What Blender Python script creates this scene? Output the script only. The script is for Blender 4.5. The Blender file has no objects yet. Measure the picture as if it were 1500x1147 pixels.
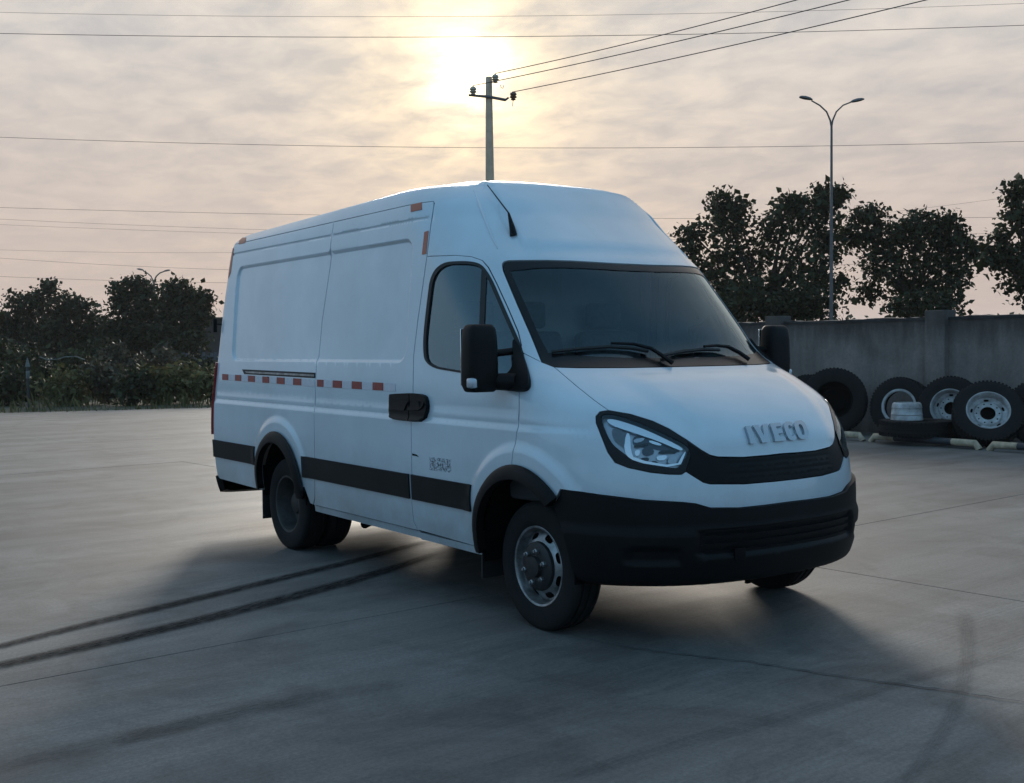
import bpy, bmesh, math, random
import numpy as np
from mathutils import Vector, Matrix
from mathutils.geometry import delaunay_2d_cdt

random.seed(7)
RNG = np.random.default_rng(11)
scene = bpy.context.scene
COL = scene.collection

# ------------------------------------------------------------------ camera
# world: X along the van (front = +X), Y to the van's left, Z up; origin on the ground under the front axle
FPX, PW, PH = 1679.9, 1500.0, 1147.0
CAMH, PITCH, ROLL, YAW = 1.489, -0.03894, -0.00982, 2.53001
CO = np.array([4.829, -4.473, CAMH])
_cp, _sp = math.cos(PITCH), math.sin(PITCH)
FW = np.array([math.cos(YAW)*_cp, math.sin(YAW)*_cp, _sp])
_r = np.array([math.sin(YAW), -math.cos(YAW), 0.0])
_u = np.cross(_r, FW)
RT = math.cos(ROLL)*_r + math.sin(ROLL)*_u
UP = -math.sin(ROLL)*_r + math.cos(ROLL)*_u
cam_data = bpy.data.cameras.new('camera')
cam_data.sensor_width = 36.0
cam_data.lens = FPX/PW*36.0
cam_data.clip_start = 0.05
cam_data.clip_end = 5000
cam = bpy.data.objects.new('camera', cam_data)
COL.objects.link(cam)
cam.matrix_world = Matrix(((RT[0], UP[0], -FW[0], CO[0]), (RT[1], UP[1], -FW[1], CO[1]),
                           (RT[2], UP[2], -FW[2], CO[2]), (0, 0, 0, 1)))
scene.camera = cam

def proj(P):
    d = np.asarray(P, float) - CO
    z = d @ FW
    return np.stack([PW/2 + FPX*(d @ RT)/z, PH/2 - FPX*(d @ UP)/z], -1)
def ray(a, b):
    return FW + RT*(a-PW/2)/FPX - UP*(b-PH/2)/FPX
def onplane(a, b, ax, val):                 # photo pixel -> point where its ray meets a world plane
    d = ray(a, b)
    return CO + (val-CO[ax])/d[ax]*d
def atdepth(a, b, depth):                   # photo pixel at a distance along the view axis
    return CO + ray(a, b)*depth

# ------------------------------------------------------------------ sky, sun, exposure
SUN_EL, SUN_AZ = math.radians(13.5), math.radians(147.0)
SUN = Vector((math.cos(SUN_EL)*math.cos(SUN_AZ), math.cos(SUN_EL)*math.sin(SUN_AZ), math.sin(SUN_EL)))
world = bpy.data.worlds.new('World')
scene.world = world
world.use_nodes = True
wn, wl = world.node_tree.nodes, world.node_tree.links
wn.clear()
def WN(t, **kw):
    n = wn.new(t)
    for k, v in kw.items():
        setattr(n, k, v)
    return n
def wmath(op, a, b=None, c=None, clamp=False):
    n = WN('ShaderNodeMath', operation=op, use_clamp=clamp)
    for i, q in enumerate((a, b, c)):
        if q is None: continue
        if isinstance(q, (int, float)): n.inputs[i].default_value = q
        else: wl.new(q, n.inputs[i])
    return n.outputs[0]
def wmix(fac, a, b, mode='MIX'):
    n = WN('ShaderNodeMix', data_type='RGBA', blend_type=mode)
    n.clamp_factor = True
    for i, q in ((0, fac), (6, a), (7, b)):
        if isinstance(q, (int, float)): n.inputs[i].default_value = q
        elif isinstance(q, tuple): n.inputs[i].default_value = (*q, 1)
        else: wl.new(q, n.inputs[i])
    return n.outputs[2]
def wramp(fac, stops):
    n = WN('ShaderNodeValToRGB')
    e = n.color_ramp.elements
    while len(e) < len(stops): e.new(0.5)
    for i, (p, c_) in enumerate(stops):
        e[i].position = p
        e[i].color = (c_, c_, c_, 1) if isinstance(c_, (int, float)) else (*c_, 1)
    wl.new(fac, n.inputs[0])
    return n.outputs[0]
out = WN('ShaderNodeOutputWorld')
bg = WN('ShaderNodeBackground')
bg.inputs['Strength'].default_value = 0.10
wl.new(bg.outputs[0], out.inputs[0])
sky = WN('ShaderNodeTexSky', sky_type='NISHITA', sun_disc=False)
sky.sun_elevation = SUN_EL
sky.sun_rotation = math.pi/2 - SUN_AZ
sky.air_density = 1.3
sky.dust_density = 3.0
sky.ozone_density = 2.0
tc = WN('ShaderNodeTexCoord')
sep = WN('ShaderNodeSeparateXYZ')
wl.new(tc.outputs['Generated'], sep.inputs[0])
dotn = WN('ShaderNodeVectorMath', operation='DOT_PRODUCT')
wl.new(tc.outputs['Generated'], dotn.inputs[0])
dotn.inputs[1].default_value = SUN
dot = dotn.outputs['Value']
dpos = wmath('MAXIMUM', dot, 0.0)
elev = wmath('MAXIMUM', sep.outputs['Z'], 0.0)
# cloud sheet: direction carried up to a flat layer
den = wmath('ADD', elev, 0.13)
cxv = wmath('DIVIDE', sep.outputs['X'], den)
cyv = wmath('DIVIDE', sep.outputs['Y'], den)
cv = WN('ShaderNodeCombineXYZ')
wl.new(cxv, cv.inputs[0]); wl.new(cyv, cv.inputs[1])
def wnoise(scale, detail, rough, dist, loc=(0, 0, 0), scl=(1, 1, 1)):
    m = WN('ShaderNodeMapping')
    m.inputs['Location'].default_value = loc
    m.inputs['Rotation'].default_value = (0, 0, math.radians(25))
    m.inputs['Scale'].default_value = scl
    wl.new(cv.outputs[0], m.inputs[0])
    n = WN('ShaderNodeTexNoise')
    n.inputs['Scale'].default_value = scale
    n.inputs['Detail'].default_value = detail
    n.inputs['Roughness'].default_value = rough
    n.inputs['Distortion'].default_value = dist
    wl.new(m.outputs[0], n.inputs['Vector'])
    return n.outputs['Fac']
big = wnoise(1.2, 7, 0.55, 0.25)
fine = wnoise(5.2, 9, 0.60, 0.3, (3, 1, 0), (1, 1.15, 1))
cl = wmath('ADD', wmath('MULTIPLY', big, 0.42), wmath('MULTIPLY', fine, 0.58))
clm = wramp(cl, [(0.40, 0.0), (0.60, 1.0)])
# how hazy the air is: thick towards the sun and at the horizon, thin overhead and away from it
tow = wramp(wmath('MULTIPLY_ADD', dot, 0.5, 0.5), [(0.66, 0.0), (0.945, 1.0)])
hor = wmath('POWER', wmath('SUBTRACT', 1.0, elev), 7.0)
HZ_A, HZ_B = (5.9, 4.55, 3.85), (7.3, 6.7, 6.15)      # low pinkish haze, higher pale cloud
hz = wmix(wramp(elev, [(0.02, 0.0), (0.26, 1.0)]), HZ_A, HZ_B)
cshade = wmix(clm, (0.80, 0.82, 0.86), (1.07, 1.055, 1.03))
hz = wmix(wramp(elev, [(0.05, 0.25), (0.20, 1.0)]), hz, wmix(1.0, hz, cshade, 'MULTIPLY'))
SKYMUL = 0.55
base = wmix(1.0, sky.outputs[0], (SKYMUL, SKYMUL, SKYMUL), 'MULTIPLY')
base = wmix(0.65, base, (3.0, 6.1, 9.3))
cov = wmath('MULTIPLY', tow, 0.95, clamp=True)
cov = wmath('MAXIMUM', cov, wmath('MULTIPLY', hor, 0.25))
col = wmix(cov, base, hz)
# the veiled sun: forward glow in the thin cloud around it
def glow(power, amt, c_):
    g = wmath('MULTIPLY', wmath('POWER', dpos, power), amt)
    g = wmath('MULTIPLY', g, wmath('MULTIPLY_ADD', clm, 0.8, 0.45))
    n = WN('ShaderNodeMix', data_type='RGBA', blend_type='MULTIPLY')
    n.inputs[0].default_value = 1.0
    wl.new(g, n.inputs[6]); n.inputs[7].default_value = (*c_, 1)
    return n.outputs[2]
for pw, amt, c_ in ((40, 1.3, (1.0, 0.72, 0.32)), (260, 5.0, (1.0, 0.67, 0.18)), (1700, 17.0, (1.0, 0.88, 0.58))):
    col = wmix(1.0, col, glow(pw, amt, c_), 'ADD')
wl.new(col, bg.inputs['Color'])

sun_data = bpy.data.lights.new('sun', 'SUN')
sun_data.energy = 2.9
sun_data.angle = math.radians(13.0)
sun_data.color = (1.0, 0.92, 0.81)
sun = bpy.data.objects.new('sun', sun_data)
COL.objects.link(sun)
sun.rotation_euler = (-SUN).to_track_quat('-Z', 'Y').to_euler()
sun.location = (0, 0, 30)

scene.view_settings.view_transform = 'Standard'
scene.view_settings.look = 'None'
scene.view_settings.exposure = 0.0
scene.view_settings.gamma = 1.0
scene.cycles.max_bounces = 8
scene.cycles.transparent_max_bounces = 24
scene.cycles.use_denoising = True

# ------------------------------------------------------------------ helpers
def tag(o, label=None, cat=None, group=None, kind=None):
    if label: o['label'] = label
    if cat: o['category'] = cat
    if group: o['group'] = group
    if kind: o['kind'] = kind
    return o
def empty(name, loc=(0, 0, 0), rot=(0, 0, 0)):
    o = bpy.data.objects.new(name, None)
    o.empty_display_size = 0.2
    COL.objects.link(o)
    o.location = loc
    o.rotation_euler = rot
    return o
def link(name, me, parent=None, mat=None):
    if mat is not None:
        me.materials.append(mat)
    o = bpy.data.objects.new(name, me)
    COL.objects.link(o)
    o.parent = parent
    return o

class MB:
    """collects boxes, tubes and lathes, then links them as ONE mesh object"""
    def __init__(s):
        s.v, s.f = [], []
    def add(s, vs, fs):
        n = len(s.v)
        s.v += [tuple(map(float, q)) for q in vs]
        s.f += [tuple(i+n for i in q) for q in fs]
        return s
    def box(s, c, size, rot=None, taper=1.0):
        hx, hy, hz = [q/2 for q in size]
        vs = []
        for z in (-hz, hz):
            k = taper if z > 0 else 1.0
            for x, y in ((-hx, -hy), (hx, -hy), (hx, hy), (-hx, hy)):
                p = Vector((x*k, y*k, z))
                if rot is not None: p = rot @ p
                vs.append(p + Vector(c))
        return s.add(vs, [(3, 2, 1, 0), (4, 5, 6, 7), (0, 1, 5, 4), (1, 2, 6, 5), (2, 3, 7, 6), (3, 0, 4, 7)])
    def tube(s, pts, rad, seg=8, caps=True):
        pts = [Vector(q) for q in pts]
        if isinstance(rad, (int, float)): rad = [rad]*len(pts)
        vs, fs = [], []
        ref = None
        for i, p in enumerate(pts):
            t = (pts[min(i+1, len(pts)-1)] - pts[max(i-1, 0)])
            if t.length < 1e-9: t = Vector((0, 0, 1))
            t.normalize()
            if ref is None:
                ref = Vector((0, 0, 1)) if abs(t.z) < 0.9 else Vector((1, 0, 0))
            a = t.cross(ref)
            if a.length < 1e-6: a = t.orthogonal()
            a.normalize()
            b = t.cross(a)
            ref = -b if False else ref
            for k in range(seg):
                th = 2*math.pi*k/seg
                vs.append(p + (a*math.cos(th) + b*math.sin(th))*rad[i])
        for i in range(len(pts)-1):
            for k in range(seg):
                k2 = (k+1) % seg
                fs.append((i*seg+k, i*seg+k2, (i+1)*seg+k2, (i+1)*seg+k))
        if caps:
            fs.append(tuple(range(seg))[::-1])
            fs.append(tuple((len(pts)-1)*seg+k for k in range(seg)))
        return s.add(vs, fs)
    def lathe(s, prof, seg=48, axis='Y', c=(0, 0, 0), closed=False):
        """prof: (axial, radius) pairs spun round an axis"""
        vs, fs = [], []
        for (a, r) in prof:
            for k in range(seg):
                th = 2*math.pi*k/seg
                x, z = r*math.cos(th), r*math.sin(th)
                p = {'Y': (x, a, z), 'X': (a, x, z), 'Z': (x, z, a)}[axis]
                vs.append((p[0]+c[0], p[1]+c[1], p[2]+c[2]))
        n = len(prof)
        for i in range(n-1 if not closed else n):
            j = (i+1) % n
            for k in range(seg):
                k2 = (k+1) % seg
                fs.append((i*seg+k, i*seg+k2, j*seg+k2, j*seg+k))
        return s.add(vs, fs)
    def build(s, name, mat, parent=None, smooth=False, bevel=0.0, angle=40):
        me = bpy.data.meshes.new(name)
        me.from_pydata(s.v, [], s.f)
        bm = bmesh.new(); bm.from_mesh(me)
        if bevel > 0:
            bmesh.ops.bevel(bm, geom=[e for e in bm.edges if e.calc_face_angle(0) > 0.5], offset=bevel,
                            segments=3, profile=0.5, affect='EDGES', clamp_overlap=True)
        bmesh.ops.recalc_face_normals(bm, faces=bm.faces)
        if smooth or bevel > 0:
            for f in bm.faces: f.smooth = True
            for e in bm.edges:
                e.smooth = e.calc_face_angle(0) < math.radians(angle)
        bm.to_mesh(me); bm.free()
        return link(name, me, parent, mat)

# ------------------------------------------------------------------ materials
def material(name, color, rough=0.5, metal=0.0, coat=0.0, coat_rough=0.05, spec=0.5):
    m = bpy.data.materials.new(name)
    m.use_nodes = True
    b = m.node_tree.nodes['Principled BSDF']
    b.inputs['Base Color'].default_value = (*color, 1)
    b.inputs['Roughness'].default_value = rough
    b.inputs['Metallic'].default_value = metal
    b.inputs['Coat Weight'].default_value = coat
    b.inputs['Coat Roughness'].default_value = coat_rough
    b.inputs['Coat IOR'].default_value = 1.65
    b.inputs['Specular IOR Level'].default_value = spec
    return m
def nodes_of(m):
    nt = m.node_tree
    return nt.nodes, nt.links, nt.nodes['Principled BSDF']
def vary(m, amount=0.25, scale=6.0, detail=6.0, bump=0.0, bscale=60.0, rvar=0.0, coord='Object', dirt=None, stretch=(1, 1, 1), bdist=0.01):
    """break a flat colour up with two octaves of noise, optional dirt tint and fine relief"""
    N, L, b = nodes_of(m)
    c0 = b.inputs['Base Color'].default_value[:]
    t = N.new('ShaderNodeTexCoord')
    mp = N.new('ShaderNodeMapping'); mp.inputs['Scale'].default_value = stretch
    if coord == 'World':
        g = N.new('ShaderNodeNewGeometry'); L.new(g.outputs['Position'], mp.inputs[0])
    else:
        L.new(t.outputs[coord], mp.inputs[0])
    n = N.new('ShaderNodeTexNoise')
    n.inputs['Scale'].default_value = scale; n.inputs['Detail'].default_value = detail
    n.inputs['Roughness'].default_value = 0.6
    L.new(mp.outputs[0], n.inputs['Vector'])
    r = N.new('ShaderNodeValToRGB')
    r.color_ramp.elements[0].position = 0.3; r.color_ramp.elements[1].position = 0.72
    lo = tuple(q*(1-amount) for q in c0[:3]) if dirt is None else dirt
    r.color_ramp.elements[0].color = (*lo, 1)
    r.color_ramp.elements[1].color = (*[min(1, q*(1+amount*0.5)) for q in c0[:3]], 1)
    L.new(n.outputs['Fac'], r.inputs[0])
    L.new(r.outputs[0], b.inputs['Base Color'])
    if rvar:
        mm = N.new('ShaderNodeMapRange')
        r0 = b.inputs['Roughness'].default_value
        mm.inputs['To Min'].default_value = min(1, r0+rvar); mm.inputs['To Max'].default_value = max(0.02, r0-rvar)
        L.new(n.outputs['Fac'], mm.inputs['Value']); L.new(mm.outputs[0], b.inputs['Roughness'])
    if bump:
        n2 = N.new('ShaderNodeTexNoise'); n2.inputs['Scale'].default_value = bscale; n2.inputs['Detail'].default_value = 4
        L.new(mp.outputs[0], n2.inputs['Vector'])
        bp = N.new('ShaderNodeBump'); bp.inputs['Strength'].default_value = bump; bp.inputs['Distance'].default_value = bdist
        L.new(n2.outputs['Fac'], bp.inputs['Height']); L.new(bp.outputs[0], b.inputs['Normal'])
    return m
M = {}
M['paint'] = vary(material('white_paint', (0.63, 0.715, 0.775), 0.38, coat=1.0, coat_rough=0.10), 0.10, 1.6, 8, rvar=0.06, bump=0.10, bscale=2.2, bdist=0.02,
                  dirt=(0.53, 0.61, 0.66))
def road_film(m):
    N, L, b = nodes_of(m)
    src = b.inputs['Base Color'].links[0].from_socket
    g = N.new('ShaderNodeNewGeometry'); sp = N.new('ShaderNodeSeparateXYZ'); L.new(g.outputs['Position'], sp.inputs[0])
    n = N.new('ShaderNodeTexNoise'); n.inputs['Scale'].default_value = 3.5; n.inputs['Detail'].default_value = 9; n.inputs['Roughness'].default_value = 0.7
    L.new(g.outputs['Position'], n.inputs['Vector'])
    a = N.new('ShaderNodeMapRange'); a.inputs['From Min'].default_value = 1.05; a.inputs['From Max'].default_value = 0.35
    L.new(sp.outputs['Z'], a.inputs['Value'])
    k = N.new('ShaderNodeMath'); k.operation = 'MULTIPLY'; L.new(a.outputs[0], k.inputs[0]); L.new(n.outputs['Fac'], k.inputs[1])
    r = N.new('ShaderNodeValToRGB'); r.color_ramp.elements[0].position = 0.10; r.color_ramp.elements[1].position = 0.62
    r.color_ramp.elements[1].color = (0.62, 0.62, 0.62, 1)
    L.new(k.outputs[0], r.inputs[0])
    mx = N.new('ShaderNodeMix'); mx.data_type = 'RGBA'; L.new(r.outputs[0], mx.inputs[0]); L.new(src, mx.inputs[6]); mx.inputs[7].default_value = (0.22, 0.20, 0.175, 1)
    L.new(mx.outputs[2], b.inputs['Base Color'])
    rr = N.new('ShaderNodeMapRange'); rr.inputs['To Min'].default_value = 1.0; rr.inputs['To Max'].default_value = 0.05
    L.new(r.outputs[0], rr.inputs['Value'])
    td = N.new('ShaderNodeMapRange'); td.inputs['From Min'].default_value = 2.36; td.inputs['From Max'].default_value = 2.47     # coat and specular drop out at roof height to remove its bright rim
    td.inputs['To Min'].default_value = 1.0; td.inputs['To Max'].default_value = 0.0
    L.new(sp.outputs['Z'], td.inputs['Value'])
    k2 = N.new('ShaderNodeMath'); k2.operation = 'MULTIPLY'; L.new(rr.outputs[0], k2.inputs[0]); L.new(td.outputs[0], k2.inputs[1])
    L.new(k2.outputs[0], b.inputs['Coat Weight'])
    k3 = N.new('ShaderNodeMapRange'); k3.inputs['To Min'].default_value = 0.05; k3.inputs['To Max'].default_value = 0.5
    L.new(td.outputs[0], k3.inputs['Value']); L.new(k3.outputs[0], b.inputs['Specular IOR Level'])
road_film(M['paint'])
M['plastic'] = vary(material('black_plastic', (0.0065, 0.0065, 0.007), 0.5, spec=0.18), 0.3, 5, bump=0.15, bscale=400, bdist=0.002)
M['trim'] = vary(material('grey_black_trim', (0.013, 0.013, 0.014), 0.6, spec=0.2), 0.3, 5, bump=0.1, bscale=300, bdist=0.002)
M['gloss'] = material('gloss_black', (0.006, 0.006, 0.007), 0.25, spec=0.3)
M['rubber'] = vary(material('tyre_rubber', (0.009, 0.009, 0.0095), 0.85, spec=0.25), 0.4, 9, bump=0.2, bscale=120, bdist=0.003, dirt=(0.016, 0.015, 0.014))
M['seal'] = material('rubber_seal', (0.012, 0.012, 0.012), 0.6)
M['dark'] = material('underbody_black', (0.006, 0.006, 0.006), 1.0, spec=0.05)
M['chrome'] = material('chrome', (0.72, 0.74, 0.76), 0.12, metal=1.0)
M['badge'] = material('satin_chrome', (0.45, 0.47, 0.5), 0.25, metal=1.0)
M['silver'] = vary(material('silver_rim', (0.42, 0.43, 0.44), 0.36, metal=0.8), 0.3, 14, dirt=(0.14, 0.135, 0.13))
M['dark_rim'] = vary(material('dark_rim', (0.07, 0.068, 0.065), 0.6, metal=0.4), 0.4, 14)  # outer rear rims and discs, darker than the front ones
M['bulkhead'] = vary(material('grey_bulkhead', (0.36, 0.36, 0.34), 0.7), 0.2, 3)
M['hub'] = vary(material('dark_hub', (0.03, 0.03, 0.03), 0.5, metal=0.3), 0.4, 20)
M['redtape'] = vary(material('red_reflector', (0.30, 0.025, 0.02), 0.35), 0.3, 40)
M['whitetape'] = vary(material('white_reflector', (0.62, 0.63, 0.68), 0.3), 0.15, 60)
M['salmon'] = material('faded_red_reflector', (0.5, 0.14, 0.08), 0.4)
M['lamp_grey'] = material('lamp_grey', (0.50, 0.55, 0.60), 0.25, metal=0.5)
M['lamp_dark'] = material('lamp_dark', (0.05, 0.06, 0.07), 0.2, metal=0.6)
M['amberless'] = material('smoked_lens', (0.12, 0.13, 0.15), 0.15, coat=0.6)
M['redlens'] = material('red_lens', (0.28, 0.01, 0.01), 0.15, coat=0.6)
M['interior'] = vary(material('interior_grey', (0.05, 0.052, 0.056), 0.8), 0.2, 8)
M['seat'] = vary(material('seat_cloth', (0.06, 0.06, 0.065), 0.95), 0.3, 30)
M['whitewheel'] = vary(material('white_wheel', (0.48, 0.49, 0.50), 0.6), 0.35, 7, dirt=(0.20, 0.18, 0.165))
def glass(name, tint, rough=0.0, refl=1.0):
    m = bpy.data.materials.new(name); m.use_nodes = True
    N, L = m.node_tree.nodes, m.node_tree.links
    N.remove(N['Principled BSDF'])
    o = N['Material Output']
    tr = N.new('ShaderNodeBsdfTransparent'); tr.inputs[0].default_value = (*tint, 1)
    gl = N.new('ShaderNodeBsdfGlossy'); gl.inputs['Roughness'].default_value = rough; gl.inputs['Color'].default_value = (0.74, 0.90, 0.97, 1)
    fr = N.new('ShaderNodeFresnel'); fr.inputs['IOR'].default_value = 1.52
    ml = N.new('ShaderNodeMath'); ml.operation = 'MULTIPLY'; ml.inputs[1].default_value = refl; ml.use_clamp = True
    L.new(fr.outputs[0], ml.inputs[0])
    mx = N.new('ShaderNodeMixShader')
    L.new(ml.outputs[0], mx.inputs[0]); L.new(tr.outputs[0], mx.inputs[1]); L.new(gl.outputs[0], mx.inputs[2])
    L.new(mx.outputs[0], o.inputs[0])
    return m
M['glass'] = glass('windshield_glass', (0.74, 0.88, 0.90), 0.02, 1.25)
M['sideglass'] = glass('side_glass', (0.78, 0.84, 0.82), 0.03, 2.8)
M['lens'] = glass('clear_lens', (0.9, 0.93, 0.95), 0.0, 1.2)

# ------------------------------------------------------------------ the van's body surface
def pchip(xs, ys):
    xs = np.array(xs, float); ys = np.array(ys, float)
    h = np.diff(xs); d = np.diff(ys)/h
    m = np.zeros_like(xs)
    for i in range(1, len(xs)-1):
        if d[i-1]*d[i] > 0:
            w1 = 2*h[i]+h[i-1]; w2 = h[i]+2*h[i-1]
            m[i] = (w1+w2)/(w1/d[i-1]+w2/d[i])
    m[0] = d[0]; m[-1] = d[-1]
    def f(x):
        x = np.clip(np.asarray(x, float), xs[0], xs[-1])
        i = np.clip(np.searchsorted(xs, x)-1, 0, len(h)-1)
        t = (x-xs[i])/h[i]; hh = h[i]
        return ((1+2*t)*(1-t)**2)*ys[i]+t*(1-t)**2*hh*m[i]+t*t*(3-2*t)*ys[i+1]+t*t*(t-1)*hh*m[i+1]
    return f
# one outline per level: level, height, half width, front x, corner length, corner exponent, rear x
LEVELS = np.array([
    [0.15, 0.15, 0.925, 0.70, 0.78, 2.5, -4.46],
    [0.25, 0.25, 0.950, 0.78, 0.78, 2.5, -4.50],
    [0.35, 0.35, 0.968, 0.84, 0.80, 2.5, -4.54],
    [0.50, 0.50, 0.985, 0.88, 0.82, 2.5, -4.57],
    [0.62, 0.62, 0.992, 0.89, 0.82, 2.45, -4.58],
    [0.75, 0.75, 0.997, 0.882, 0.82, 2.45, -4.58],
    [0.90, 0.90, 1.000, 0.855, 0.82, 2.45, -4.57],
    [1.00, 1.00, 1.000, 0.815, 0.80, 2.5, -4.56],
    [1.10, 1.10, 0.998, 0.735, 0.78, 2.6, -4.55],
    [1.20, 1.20, 0.995, 0.605, 0.76, 2.75, -4.53],
    [1.30, 1.30, 0.990, 0.42, 0.74, 2.7, -4.51],
    [1.38, 1.38, 0.985, 0.25, 0.72, 2.65, -4.50],
    [1.45, 1.45, 0.979, 0.15, 0.72, 2.6, -4.49],
    [1.60, 1.60, 0.967, 0.03, 0.72, 2.5, -4.47],
    [1.80, 1.80, 0.951, -0.14, 0.74, 2.5, -4.44],
    [1.97, 1.97, 0.935, -0.29, 0.76, 2.5, -4.41],
    [2.10, 2.10, 0.920, -0.455, 0.76, 2.5, -4.39],
    [2.25, 2.25, 0.900, -0.64, 0.74, 2.55, -4.37],
    [2.36, 2.36, 0.880, -0.77, 0.72, 2.7, -4.35],
    [2.46, 2.430, 0.840, -0.90, 0.70, 2.65, -4.33],
    [2.54, 2.474, 0.770, -1.06, 0.68, 2.6, -4.31],
    [2.62, 2.500, 0.68, -1.22, 0.66, 2.7, -4.29],
    [2.80, 2.524, 0.48, -1.48, 0.60, 2.4, -4.2],
    [3.00, 2.534, 0.24, -1.70, 0.5, 2.1, -4.1],
    [3.20, 2.537, 0.0, -1.9, 0.3, 2.0, -4.0]])
LF = [pchip(LEVELS[:, 0], LEVELS[:, k]) for k in range(1, 7)]
LR = 0.10
def sstep(a, b, x):
    t = np.clip((x-a)/(b-a), 0, 1)
    return t*t*(3-2*t)
def surf(s, v):
    """s: 0 rear centre, 1..2 right side, 3 front centre, mirrored on to 6; v: level"""
    s = np.asarray(s, float); v = np.asarray(v, float)
    mir = s > 3
    s = np.where(mir, 6-s, s)
    z, ys, xf, Lx, n, xr = [f(v) for f in LF]
    xc = xf-Lx; Lr = np.minimum(LR, ys); xb = xr+Lr
    x = xb+(xc-xb)*np.clip(s-1, 0, 1); y = ys+0*s
    ph = np.clip(s-2, 0, 1)*math.pi/2
    r = (np.cos(ph)**n+np.abs(np.sin(ph))**n)**(-1/n)
    x = np.where(s > 2, xc+Lx*r*np.sin(ph), x); y = np.where(s > 2, ys*r*np.cos(ph), y)
    q = np.clip(s, 0, 1); a = np.clip((q-.5)*2, 0, 1)*math.pi/2
    x = np.where(s < 1, np.where(q < .5, xr, xb-Lr*np.cos(a)), x)
    y = np.where(s < 1, np.where(q < .5, (ys-Lr)*q*2, (ys-Lr)+Lr*np.sin(a)), y)
    z = z+sstep(2.3, 2.5, v)*0.022*(x+2.5)
    return np.stack([x, np.where(mir, y, -y), z+0*s], -1)
EPS = 4e-4
def frame(fn, s, v):
    Ps = (fn(s+EPS, v)-fn(s-EPS, v))/(2*EPS)
    Pv = (fn(s, v+EPS)-fn(s, np.maximum(v, 0)-EPS))/(2*EPS)
    n = np.cross(Ps, Pv)
    n /= np.linalg.norm(n, axis=-1, keepdims=True)+1e-12
    return n, Ps, Pv
ARCH_F = (-0.045, 0.425, 0.375, 0.45)          # wheel arches: x, z, opening radius, trim radius
ARCH_R = (-3.145, 0.455, 0.345, 0.425)
def sd_rrect(x, z, x0, x1, z0, z1, r):
    qx = np.abs(x-(x0+x1)/2)-((x1-x0)/2-r); qz = np.abs(z-(z0+z1)/2)-((z1-z0)/2-r)
    return np.hypot(np.maximum(qx, 0), np.maximum(qz, 0))+np.minimum(np.maximum(qx, qz), 0)-r
def relief(P, s, v):
    """pressings in the sheet metal, metres along the normal"""
    x, z, y = P[..., 0], P[..., 2], np.abs(P[..., 1])
    s = np.where(s > 3, 6-s, s)
    side = sstep(0.9, 1.0, s)*(1-sstep(2.25, 2.45, s))
    d = np.zeros_like(x)
    d -= side*0.016*(1-sstep(-0.022, 0.0, sd_rrect(x, z, -4.12, -1.275, 1.395, 2.165, 0.10)))
    d -= side*0.007*np.exp(-((z-2.272)/0.007)**2)*(1-sstep(-1.16, -1.10, x))
    d += side*0.013*(1-sstep(1.045, 1.085, z))
    d += side*0.003*np.exp(-((z-1.10)/0.02)**2)
    for (ax, az, ro, rt) in (ARCH_F, ARCH_R):
        rr = np.hypot(x-ax, np.maximum(z, az)-az)
        d += side*0.014*(1-sstep(rt+0.06, rt+0.12, rr))*sstep(az-.1, az+.25, z)
    fr = sstep(2.2, 2.4, s)
    d += fr*0.014*(1-sstep(0.40, 0.56, y-0.10*sstep(1.0, 1.35, z)))*sstep(0.93, 1.02, z)*(1-sstep(1.28, 1.37, z))
    # facets of the high roof's front
    cap = sstep(2.02, 2.10, v)*(1-sstep(2.5, 2.8, v))
    d += cap*sstep(2.02, 2.10, s)*0.020*(1-sstep(0.61, 0.65, y+0.175*(v-2.0)))
    return d
def bodyfn(off=0.0, rel=True):
    def fn(s, v):
        s = np.asarray(s, float); v = np.asarray(v, float)
        P = surf(s, v)
        n, _, _ = frame(surf, s, v)
        d = off+(relief(P, s, v) if rel else 0)
        return P+n*np.asarray(d)[..., None]
    return fn
# inverse: photo pixel -> (s, v) on the body
_gs, _gv = np.meshgrid(np.concatenate([np.linspace(0.9, 2, 110), np.linspace(2.01, 3.6, 130)]), np.linspace(.15, 2.7, 180))
_gP = surf(_gs, _gv)
_gn, _, _ = frame(surf, _gs, _gv)
_face = np.einsum('...k,...k', _gn, CO-_gP) > 0.02
_gp = proj(_gP)
_gp[~_face] = 1e6
_gp = _gp.reshape(-1, 2); _gs = _gs.ravel(); _gv = _gv.ravel()
def inv(pts):
    pts = np.asarray(pts, float)
    s = np.empty(len(pts)); v = np.empty(len(pts))
    for i, p in enumerate(pts):
        k = np.argmin(((_gp-p)**2).sum(1))
        s[i], v[i] = _gs[k], _gv[k]
    s0, v0 = s.copy(), v.copy()
    e = 1e-4
    for _ in range(12):
        r = proj(surf(s, v))-pts
        a = (proj(surf(s+e, v))-proj(surf(s-e, v)))/(2*e); b = (proj(surf(s, v+e))-proj(surf(s, v-e)))/(2*e)
        det = a[:, 0]*b[:, 1]-a[:, 1]*b[:, 0]
        det = np.where(np.abs(det) < 1e-3, 1e-3, det)
        ds = (-r[:, 0]*b[:, 1]+r[:, 1]*b[:, 0])/det; dv = (-a[:, 0]*r[:, 1]+a[:, 1]*r[:, 0])/det
        s = np.clip(s+np.clip(ds, -.02, .02), s0-.08, s0+.08); v = np.clip(v+np.clip(dv, -.02, .02), v0-.05, v0+.05)
    return np.stack([s, v], -1)
def dens(pts, step, closed=False):
    pts = np.asarray(pts, float); o = []
    n = len(pts)
    for i in range(n if closed else n-1):
        a, b = pts[i], pts[(i+1) % n]
        k = max(1, int(np.ceil(np.linalg.norm(b-a)/step)))
        for j in range(k): o.append(a+(b-a)*j/k)
    if not closed: o.append(pts[-1])
    return np.array(o)
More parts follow.
